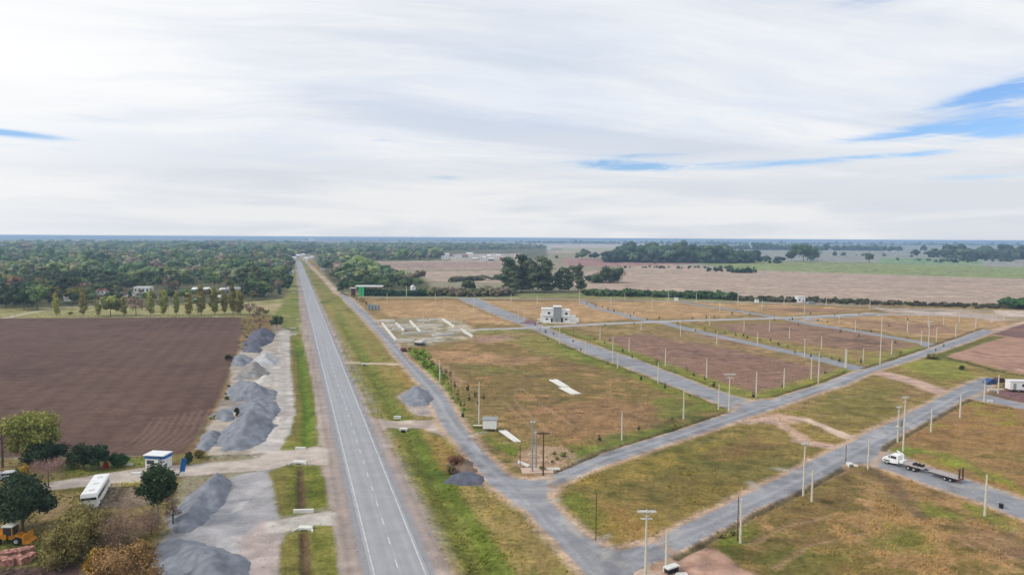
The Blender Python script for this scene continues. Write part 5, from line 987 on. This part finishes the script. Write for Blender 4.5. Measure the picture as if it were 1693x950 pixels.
house(234, 485, 26, 11, M_white, M_roofw, 'large white house behind the poplar row', gab=False, windows=4); house(230, 480, 10, 8, M_white, M_roofw, 'white upper block of the large white house'); house(211, 490, 10, 7, M_white, M_greyw, 'grey roofed house left of the large white one')
house(324, 486, 15, 11, M_brown, M_roofw, 'brown walled shed with a white roof behind the poplars'); house(343, 486, 15, 11, M_brown, M_roofw, 'second brown shed with a white roof behind the poplars'); house(366, 486, 7, 10, M_greyw, M_roofw, 'narrow grey shed between the white roofed sheds'); house(390, 488, 34, 14, M_greyw, M_greyw, 'long grey shed at the right end of the poplars', windows=5)
house(429, 490, 18, 12, M_greyw, M_teal, 'pale green roofed house by the highway wood', gab=False); house(395, 444, 18, 5, M_white, M_roofw, 'white roof deep in the left wood'); house(152, 434, 15, 9, M_conc, M_red, 'pale house with a brown roof deep in the left wood'); house(480, 452, 7, 6, M_white, M_roofw, 'white cabin beside the far highway')
house(308, 501, 8, 7, M_teal, M_teal, 'small teal hut behind the poplars'); house(325, 499, 13, 5, M_teal, M_teal, 'low teal shed behind the poplars'); house(360, 498, 6, 10, M_conc, M_conc, 'narrow cream hut between two poplars'); house(537, 441, 5, 6, M_white, M_roofw, 'small white house by the dirt road'); house(532, 447, 5, 4, M_white, M_greyw, 'small grey house by the dirt road')
rr = random.Random(5)
for k in range(22):
    x = 735 + k * 4.9 + rr.uniform(-2, 2); y = 425.5 + rr.uniform(-2.5, 5.5); house(x, y, rr.uniform(6, 12), rr.uniform(4.2, 6.4), rr.choice([M_white, M_white, M_conc, M_greyw]), rr.choice([M_roofw, M_red, M_greyw, M_roofw]), 'small pale house in the ' + ('left' if k < 7 else 'middle' if k < 15 else 'right') + ' part of the far town', gab=rr.random() < .6, grp='houses of the far town', depth=12)
for x, y, w_, h in [(484, 429, 8, 5), (492, 426, 7, 6), (506, 430, 8, 5), (515, 427, 6, 4), (500, 424, 6, 5), (908, 413, 6, 3), (600, 412, 8, 3), (640, 410, 7, 3), (700, 408, 6, 3), (1480, 417, 4, 3), (515, 399, 8, 5)]: house(x, y, w_, h, M_white, M_roofw, 'tiny pale building ' + ('where the highway meets the far trees' if x < 520 else 'in the far wood left of the town' if x < 650 else 'just left of the far town' if x < 720 else 'right of the far town by the eucalyptus tops' if x < 1000 else 'before the long blue tree belt'), grp='tiny far buildings', depth=14)

# ================================================================== vehicles
WH = MB().tube((0, -.13, 0), (0, .13, 0), .38, .38, 14).mesh('wheel', M_tyre); RM = MB().tube((0, -.14, 0), (0, .14, 0), .2, .2, 10).mesh('rim', M_rim)
def wheels(e, L_, z=.38, s=1, nm='wheel'):
    for x, y in L_:
        w = link(nm, WH, e, (x, y, z * s)); w.scale = (s, s, s); link('rim', RM, w)
def car(x, y, rz, paint, label, pickup=False, cat='car', s=1.0):
    p = at(x, y); e = empty('parked_car' if not pickup else 'pickup', p, rz, label=label, cat=cat); e.scale = (s, s, s)
    if pickup: MB().prof([(-2.5, .45), (2.5, .45), (2.55, .95), (1.5, 1.1), (.9, 1.75), (-.5, 1.78), (-.62, 1.1), (-2.5, 1.1)], 1.8).build('body', paint, e); MB().box(-1.55, 0, 1.11, 1.7, 1.5, .06).build('bed', M_dark, e)
    else: MB().prof([(-2.1, .4), (2.15, .4), (2.2, .8), (1.2, .98), (.55, 1.45), (-1.1, 1.48), (-1.9, 1.02), (-2.15, .9)], 1.72).build('body', paint, e)
    MB().prof([(1.35 if pickup else 1.12, 1.14 if pickup else 1.02), (.88 if pickup else .56, 1.68 if pickup else 1.40), (.84 if pickup else .5, 1.68 if pickup else 1.40), (1.1 if pickup else .9, 1.14 if pickup else 1.0)], 1.6).build('windscreen', M_glass, e, (.05, 0, 0))
    for sy in (-1, 1): MB().box(.15 if pickup else -.3, sy * (.91 if pickup else .87), 1.4 if pickup else 1.2, 1.1 if pickup else 1.7, .04, .36 if pickup else .3).build('side_window', M_glass, e)
    for sy in (-1, 1): MB().box(2.53 if pickup else 2.19, sy * .65, .72, .06, .3, .16).build('headlight', M_lamp, e); MB().box(-2.52 if pickup else -2.14, sy * .7, .8, .05, .2, .2).build('tail_light', mat('red_lens', (.3, .01, .01), .3), e)
    wheels(e, [(1.45, -.8), (1.45, .8), (-1.45, -.8), (-1.45, .8)]); return e
M_bluecar = mat('blue_car_paint', (.02, .07, .22), .3, .05, spec=.5); M_whitecar = mat('white_car_paint', (.6, .6, .6), .3, .04, spec=.5); M_silver = mat('silver_car_paint', (.35, .37, .4), .3, .04, spec=.5); M_maroon = mat('maroon_paint', (.10, .02, .02), .4, .06)
car(1638, 634, math.radians(200), M_bluecar, 'blue and silver pickup at the end of the second street', True, 'pickup'); car(1653, 631, math.radians(10), M_maroon, 'dark red car behind the blue pickup')
car(18, 791, .3, M_whitecar, 'white car parked under the trees at the left edge'); car(-4, 794, .3, M_silver, 'silver car cut by the left edge'); car(667, 580, 1.9, M_maroon, 'dark red car parked beside the pale foundation'); 
p = at(695, 571); e = empty('site_truck', p, 2.9, label='small dark truck with a pale load beside the foundation', cat='truck'); MB().box(0, 0, .85, 4.6, 2.0, .9).build('body', M_dark, e); MB().box(.6, 0, 1.6, 3.2, 2.0, .7).build('load', M_concw, e); MB().prof([(-2.3, .6), (-1.1, .6), (-1.1, 2.2), (-2.0, 2.2), (-2.35, 1.4)], 1.9).build('cab', M_silver, e); wheels(e, [(-1.6, -.9), (-1.6, .9), (1.4, -.9), (1.4, .9)])
# people beside the dark red car are too small to show; flatbed truck and trailer
def truck():
    a = Vector(at(1484, 769)); b = Vector(at(1592, 799)); d = b - a; an = math.atan2(d.y, d.x) + math.pi; e = empty('flatbed_truck', a, an, label='white crane truck with a flat deck turning off the second street', cat='truck')
    # local +x points to the nose
    MB().prof([(2.6, .55), (2.62, 1.05), (2.45, 1.35), (1.45, 1.55), (1.0, 2.25), (-.55, 2.3), (-.62, .75), (.5, .55)], 2.1).build('cab', M_white, e)
    MB().prof([(1.5, 1.6), (1.08, 2.18), (1.03, 2.18), (1.4, 1.6)], 1.9).build('windscreen', M_glass, e, (.05, 0, 0))
    for sy in (-1, 1): MB().box(.35, sy * 1.07, 1.8, 1.1, .05, .5).build('side_window', M_glass, e); MB().box(2.63, sy * .8, 1.0, .06, .3, .2).build('headlight', M_lamp, e)
    MB().box(2.64, 0, .95, .05, 1.1, .45).build('grille', M_dark, e); MB().box(2.66, 0, .5, .12, 2.1, .2).build('bumper', M_steel, e)
    for sy in (-1, 1): MB().box(1.15, sy * 1.22, 1.75, .1, .14, .4).build('mirror', M_dark, e); MB().box(1.7, sy * 1.0, .85, 1.25, .25, .2).build('wheel_arch', M_dark, e)
    MB().box(-2.9, 0, .8, 5.0, .8, .25).build('chassis', M_dark, e); MB().box(-3.6, 0, 1.05, 3.9, 2.3, .16).build('deck', M_deck, e)
    c = MB(); c.tube((-1.1, 0, .9), (-1.1, 0, 2.6), .16); c.tube((-1.1, 0, 2.6), (.2, .2, 3.15), .12, .09); c.tube((.2, .2, 3.15), (-1.0, .35, 2.2), .08, .06); c.box(-1.1, 0, 1.2, .7, 1.9, .5); c.build('crane', M_white, e)
    for k in range(3): MB().tube((-3.4 - k * .7, -.5, 1.35), (-3.4 - k * .7, .6, 1.35), .24, .24, 8).build('drum', M_dark, e)
    wheels(e, [(1.7, -.9), (1.7, .9), (-2.6, -.95), (-2.6, .95), (-3.7, -.95), (-3.7, .95)], s=1.15)
    L_ = d.length; t0 = a + d.normalized() * 7.6; t = empty('flatbed_trailer', t0 + Vector((0, 0, 0)), an - .02, label='long pale flatbed trailer with upright ramps behind the crane truck', cat='trailer')
    tl = max(5.5, L_ - 7.6 + .2)
    for k in range(12): MB().box(-tl / 12 * (k + .5) + 1.2, 0, .95, tl / 12 * .94, 2.4, .1).build('deck_plank', M_deck, t)
    MB().box(-tl / 2 + 1.2, -.9, .78, tl, .18, .22).box(-tl / 2 + 1.2, .9, .78, tl, .18, .22).box(1.9, 0, .75, 1.6, .16, .16).build('frame', M_dark, t)
    for sy in (-1, 1): rp = MB(); rp.box(-tl + 1.25, sy * .85, 1.9, .12, .12, 1.9); rp.box(-tl + 1.25, sy * .45, 1.9, .12, .12, 1.9); [rp.box(-tl + 1.25, sy * .65, 1.2 + q_ * .32, .1, .45, .08) for q_ in range(6)]; rp.build('ramp', M_wood, t)
    MB().box(-tl + 1.3, 0, .7, .1, 2.3, .3).build('bumper', M_red, t)
    wheels(t, [(-tl + 2.6, -1.0), (-tl + 2.6, 1.0), (-tl + 3.6, -1.0), (-tl + 3.6, 1.0)], s=.95)
truck()
p = at(1500, 781); 
# white site trailer at the right edge
p = at(1690, 648); e = empty('site_trailer', p, -.1, label='white site trailer at the right edge behind the soil mounds', cat='trailer'); MB().box(0, 1.3, 2.0, 7, 2.6, 2.6).build('body', M_white, e); MB().box(0, 1.3, 3.36, 7.2, 2.8, .12).build('roof', M_roofw, e); MB().box(.4, -.03, 2.1, 1.0, .06, .8).build('window', M_glass, e); MB().box(-2.2, -.03, 1.7, .8, .06, 1.9).build('door', M_greyw, e); wheels(e, [(-1, 0.2), (1, .2), (-1, 2.4), (1, 2.4)])
p = at(1671, 641); e = empty('cement_mixer', p, .4, label='small pale cement mixer left of the white site trailer', cat='mixer'); MB().tube((0, 0, 1.0), (.5, 0, 1.5), .55, .3, 12).build('drum', M_concw, e); MB().tube((-.4, -.3, 0), (0, 0, 1.0), .05).tube((-.4, .3, 0), (0, 0, 1.0), .05).tube((.5, 0, 0), (.1, 0, 1.0), .05).build('frame', M_steel, e); wheels(e, [(-.4, -.4), (-.4, .4)], s=.6)
for i, (x, y) in enumerate([(1640, 646), (1652, 645)]): p = at(x, y); MB().box(0, 0, .25, 2.6, .8, .5).build('plank_stack', M_conc, None, p, .1, label=['pale plank stack below the blue pickup', 'second pale plank stack beside the roadside pole'][i], cat='planks')
for i, (x, y) in enumerate([(1663, 640), (1668, 643)]):
    p = at(x, y); MB().box(0, 0, .5, 1, 1, 1).build('crate', M_wood, None, p, .3 * i, label=['brown crate left of the cement mixer', 'brown crate in front of the cement mixer'][i], cat='crate')
# --- old white bus
a = Vector(at(147, 845)); b = Vector(at(171, 806)); d = b - a; an = math.atan2(d.y, d.x); L_ = d.length
e = empty('old_bus', (a + b) / 2, an, label='old white bus parked on the grass below the driveway', cat='bus')
L_ -= .6
MB().prof([(-L_ / 2, .55), (-L_ / 2 - .05, 2.2), (-L_ / 2 + .2, 2.75), (L_ / 2 - .2, 2.75), (L_ / 2, 2.3), (L_ / 2, .55)], 2.5).build('body', M_white, e)
MB().box(0, 0, 2.79, L_ - .6, 2.2, .08).build('roof', M_roofw, e)
for k in range(3): MB().box(-L_ * .3 + k * L_ * .3, 0, 2.87, .8, .7, .12).build('roof_hatch', M_concw, e)
MB().box(-L_ / 2 - .04, 0, 2.05, .1, 2.2, .42).build('rear_window', M_glass, e); MB().box(L_ / 2 + .01, 0, 1.9, .06, 2.2, .8).build('windscreen', M_glass, e)
for sy in (-1, 1):
    for k in range(7): MB().box(-L_ / 2 + 1.1 + k * (L_ - 1.6) / 7, sy * 1.26, 1.95, (L_ - 2) / 8, .05, .6).build('side_window', M_glass, e)
MB().box(-L_ / 2 + .2, 0, .45, .3, 2.4, .3).build('bumper', M_steel, e)
wheels(e, [(-L_ * .28, -1.12), (-L_ * .28, 1.12), (L_ * .3, -1.12), (L_ * .3, 1.12)], s=1.25)
# --- kiosk with a blue band, banner
p = at(256, 775); e = empty('kiosk', p, -.12, label='white kiosk with a blue band behind the tall dark tree', cat='kiosk')
MB().box(0, 1.3, 1.35, 4.0, 2.6, 2.7).build('wall', M_white, e); MB().box(0, 1.1, 2.83, 4.3, 3.1, .14).build('roof', M_roofw, e); MB().box(0, -.06, 2.35, 4.1, .1, .5).build('blue_band', M_blue, e); MB().box(2.06, 1.3, 2.35, .1, 2.5, .5).build('blue_band', M_blue, e); MB().box(-.9, -.04, 1.35, 1.5, .08, .8).build('window', M_glass, e); MB().box(1.2, -.04, 1.05, .8, .08, 2.0).build('door', M_greyw, e); MB().box(-.9, -.25, .9, 1.7, .4, .08).build('counter', M_roofw, e)
p = at(296, 787); e = empty('banner', p, .15, label='leaning blue and white banner beside the driveway', cat='banner'); MB().tube((0, 0, 0), (.55, 0, 3.6), .05).build('pole', M_steel, e)
MB().add([(0.12, .06, .7), (1.05, .06, .8), (1.45, .06, 3.3), (.62, .06, 3.6), (0.12, .10, .7), (1.05, .10, .8), (1.45, .10, 3.3), (.62, .10, 3.6)], [(0, 1, 2, 3), (7, 6, 5, 4), (0, 4, 5, 1), (1, 5, 6, 2), (2, 6, 7, 3), (3, 7, 4, 0)]).build('cloth', M_blue, e); MB().box(.72, -.0, .55, .8, .1, .7).build('foot_panel', M_white, e)
p = at(175, 774); MB().box(0, 0, .6, .7, .7, 1.2).tube((0, 0, 1.2), (0, 0, 1.5), .25).build('post_box', mat('red_paint', (.28, .02, .03), .5, .1), None, p, label='small red box beside the dark round tree', cat='box')
p = at(225, 783); MB().box(0, 0, .15, 1.8, .7, .3).build('concrete_slab', M_concw, None, p, .1, label='pale slab at the foot of the kiosk', cat='slab'); p = at(212, 769); MB().box(0, 0, .2, 1.7, .6, .4).build('bench_block', M_conc, None, p, .1, label='pale block in the grass left of the kiosk', cat='block')
# --- wheel loader
p = at(20, 896); e = empty('wheel_loader', p, .05, label='yellow wheel loader under the black green tree', cat='loader')
MB().prof([(-2.4, .9), (-.3, .8), (-.3, 1.5), (-2.2, 1.75), (-2.45, 1.4)], 1.7).build('engine_cover', M_yel, e); MB().box(.7, 0, 1.0, 1.6, 1.3, .6).build('front_frame', M_yel, e)
cb = MB().box(-.1, 0, 2.0, 1.3, 1.5, 1.3).build('cab', M_glass, e); MB().box(-.1, 0, 2.72, 1.6, 1.8, .16).build('roof', M_concw, cb)
for a_, b_ in ((-.75, -.75), (-.75, .75), (.55, -.75), (.55, .75)): MB().box(a_, b_, 2.0, .1, .1, 1.35).build('cab_post', M_yel, cb)
for sy in (-1, 1): MB().tube((.9, sy * .6, 1.3), (2.3, sy * .6, .75), .12, .12).build('lift_arm', M_yel, e)
MB().prof([(2.2, .2), (3.1, .15), (3.1, .25), (2.5, .5), (2.4, 1.5), (2.2, 1.5)], 2.3).build('bucket', M_yel, e)
wheels(e, [(-1.5, -.95), (-1.5, .95), (1.3, -.95), (1.3, .95)], s=1.55)
# brick stacks
BS = MB()
for k in range(5):
    for j in range(4):
        for i in range(3): BS.box(-.45 + i * .45, -.42 + j * .28, .12 + k * .2, .42, .26, .18, random.uniform(-.06, .06))
BSM = BS.mesh('brick_stack', M_brick)
for i, (x, y) in enumerate([(3, 932), (15, 934), (27, 930), (39, 931), (50, 926), (9, 922), (22, 920), (35, 918), (46, 915)]):
    p = at(x, y); link('brick_stack', BSM, None, p, i * .4, label='stack of mixed red and white bricks, ' + ['front row, cut by the left edge', 'front row, second from the left edge', 'front row, middle one', 'front row, second from its right end', 'front row, rightmost one', 'back row, leftmost one', 'back row, second from the left', 'back row, third from the left', 'back row, rightmost one'][i], cat='brick stack', group='brick stacks below the loader')
p = at(68, 916); mb = MB(); [mb.tube((x0, 0, 0), (x1, 0, 1.7), .06) for x0, x1 in ((-.6, -.1), (.7, .2))]; mb.tube((-.35, 0, .9), (.45, 0, .9), .05); mb.tube((-.1, 0, 1.7), (.2, 0, 1.7), .05); mb.build('green_frame', mat('green_paint', (.10, .30, .16), .6), None, p, .5, label='small green metal frame beside the brick stacks', cat='frame')
p = at(98, 917); MB().tube((0, 0, 0), (0, 0, 1.2), .22, .18, 7).tube((-.5, .1, .2), (.1, .1, .25), .2).build('tree_stump', M_bark, None, p, label='cut tree stump before the olive thicket', cat='stump')
# fence of wooden posts along the ploughed field strip
fp = MB().tube((0, 0, -.3), (0, 0, 1.3), .07, .06, 5).mesh('fence_post', M_wood)
e = empty('field_fence', at(250, 523), 0, label='line of thin wooden posts between meadow and ploughed field', cat='fence')
for k in range(34):
    q_ = Vector(at(2 + k * 12, 524.5)) - Vector(at(250, 523)); link('fence_post', fp, e, q_)
# bollard sign posts beside the highway
sg = MB().tube((0, 0, -.2), (0, 0, 1.6), .05, .05, 6).mesh('sign_post', M_steel)
# weeds and dry tufts
gi = np.nonzero((REG == 0) & (FLAT < .05) & (VY < 260) & (np.abs(VX) < VY * .8))[0]
wgt = 1.0 + 5 * (n12[gi] > .55); sel = np.random.default_rng(3).choice(gi, 30000, p=wgt / wgt.sum())
q = np.random.default_rng(4); n = len(sel); px0 = VX[sel] + q.uniform(-.5, .5, n); py0 = VY[sel] + q.uniform(-.5, .5, n); pz0 = ZZ[sel] - .05
an = q.uniform(0, 6.28, n); hh = q.uniform(.05, .20, n) * (1 + (n3[sel] > .6)); ww = q.uniform(.08, .26, n); VV = []; 
for t_ in (0, 1.57):
    cx_, sx_ = np.cos(an + t_) * ww, np.sin(an + t_) * ww
    VV.append(np.stack([np.stack([px0 - cx_, py0 - sx_, pz0], 1), np.stack([px0 + cx_, py0 + sx_, pz0], 1), np.stack([px0 + cx_ * .5 + .28, py0 + sx_ * .5 + .15, pz0 + hh], 1), np.stack([px0 - cx_ * .6 + .24, py0 - sx_ * .6 + .12, pz0 + hh * .8], 1)], 1).reshape(-1, 3))
VV = np.concatenate(VV); cc = np.tile(np.repeat(C[sel] * q.uniform(.85, 1.4, n)[:, None] * np.array([.97, 1.0, .85]), 4, 0), (2, 1))
link('dry_grass', npmesh('dry_grass', VV, np.arange(len(VV)).reshape(-1, 4), [mat('grass_tufts', (1, 1, 1), .9, .2, 2, attr=True, spec=.1)], cc), label='dry grass tufts scattered over the near lots and verges', cat='grass', kind='stuff')
# weeds beside the service road
wp = scatter([(672, 576), (700, 578), (735, 618), (752, 650), (770, 680), (750, 665), (725, 628), (700, 606)], 2.4, 8)
mass('weeds', wp, 1.1, 'bright green weeds on the verge of the service road', 40, .6, cat='weeds', w=1.3, core=.35, tall=0, cols=[(96, 116, 48), (118, 140, 56), (84, 112, 42), (140, 140, 72)])
wp = np.concatenate([scatter([(905, 752), (960, 735), (950, 755), (915, 775), (893, 786)], 3, 9), scatter([(560, 484), (600, 492), (620, 520), (600, 500)], 3.5, 10), scatter([(398, 530), (440, 525), (430, 550), (400, 590), (392, 570)], 5, 12), scatter([(375, 640), (385, 640), (360, 690), (330, 735), (325, 735), (350, 680)], 3.5, 13), scatter([(1185, 885), (1235, 862), (1250, 866), (1200, 900)], 2.5, 14)])
mass('weeds', wp, 0.9, 'tangled low weeds on verges and field edges', 36, .55, cat='weeds', w=1.3, core=.3, tall=0, cols=[(112, 112, 60), (128, 116, 70), (96, 104, 54)])
# loose stones
gs = np.nonzero((VY < 200) & (REG > 0) & (REG != reg('ploughed_field')) & (REG != reg('grass_strip')) & (np.abs(VX) < VY * .75) | ((VY < 600) & (REG == 0) & (C.sum(1) > .95)))[0]; sel = np.random.default_rng(8).choice(gs, min(len(gs), 700)); sb = MB()
for s_ in sel:
    r_ = random.uniform(.05, .17); sb.box(VX[s_], VY[s_], ZZ[s_] + r_ * .3, r_ * 2, r_ * 1.5, r_, random.random() * 3, tx=.6, ty=.6)
sb.build('loose_stones', mat('loose_stone', lin(196, 188, 178), .9, .3, .5), label='loose pale stones scattered along streets and earth', cat='stones', kind='stuff')

# ================================================================== haze
hm = bpy.data.materials.new('haze_air'); hm.use_nodes = True; t = hm.node_tree; t.nodes.clear(); o_ = t.nodes.new('ShaderNodeOutputMaterial'); pv_ = t.nodes.new('ShaderNodeVolumePrincipled')
pv_.inputs['Color'].default_value = (.50, .72, 1.0, 1); pv_.inputs['Density'].default_value = 1.7e-4; pv_.inputs['Anisotropy'].default_value = .1; t.links.new(pv_.outputs[0], o_.inputs['Volume'])
MB().box(0, 0, 22, 128000, 128000, 50).build('haze', hm, kind='stuff', label='thin pale blue haze over the whole plain', cat='haze')
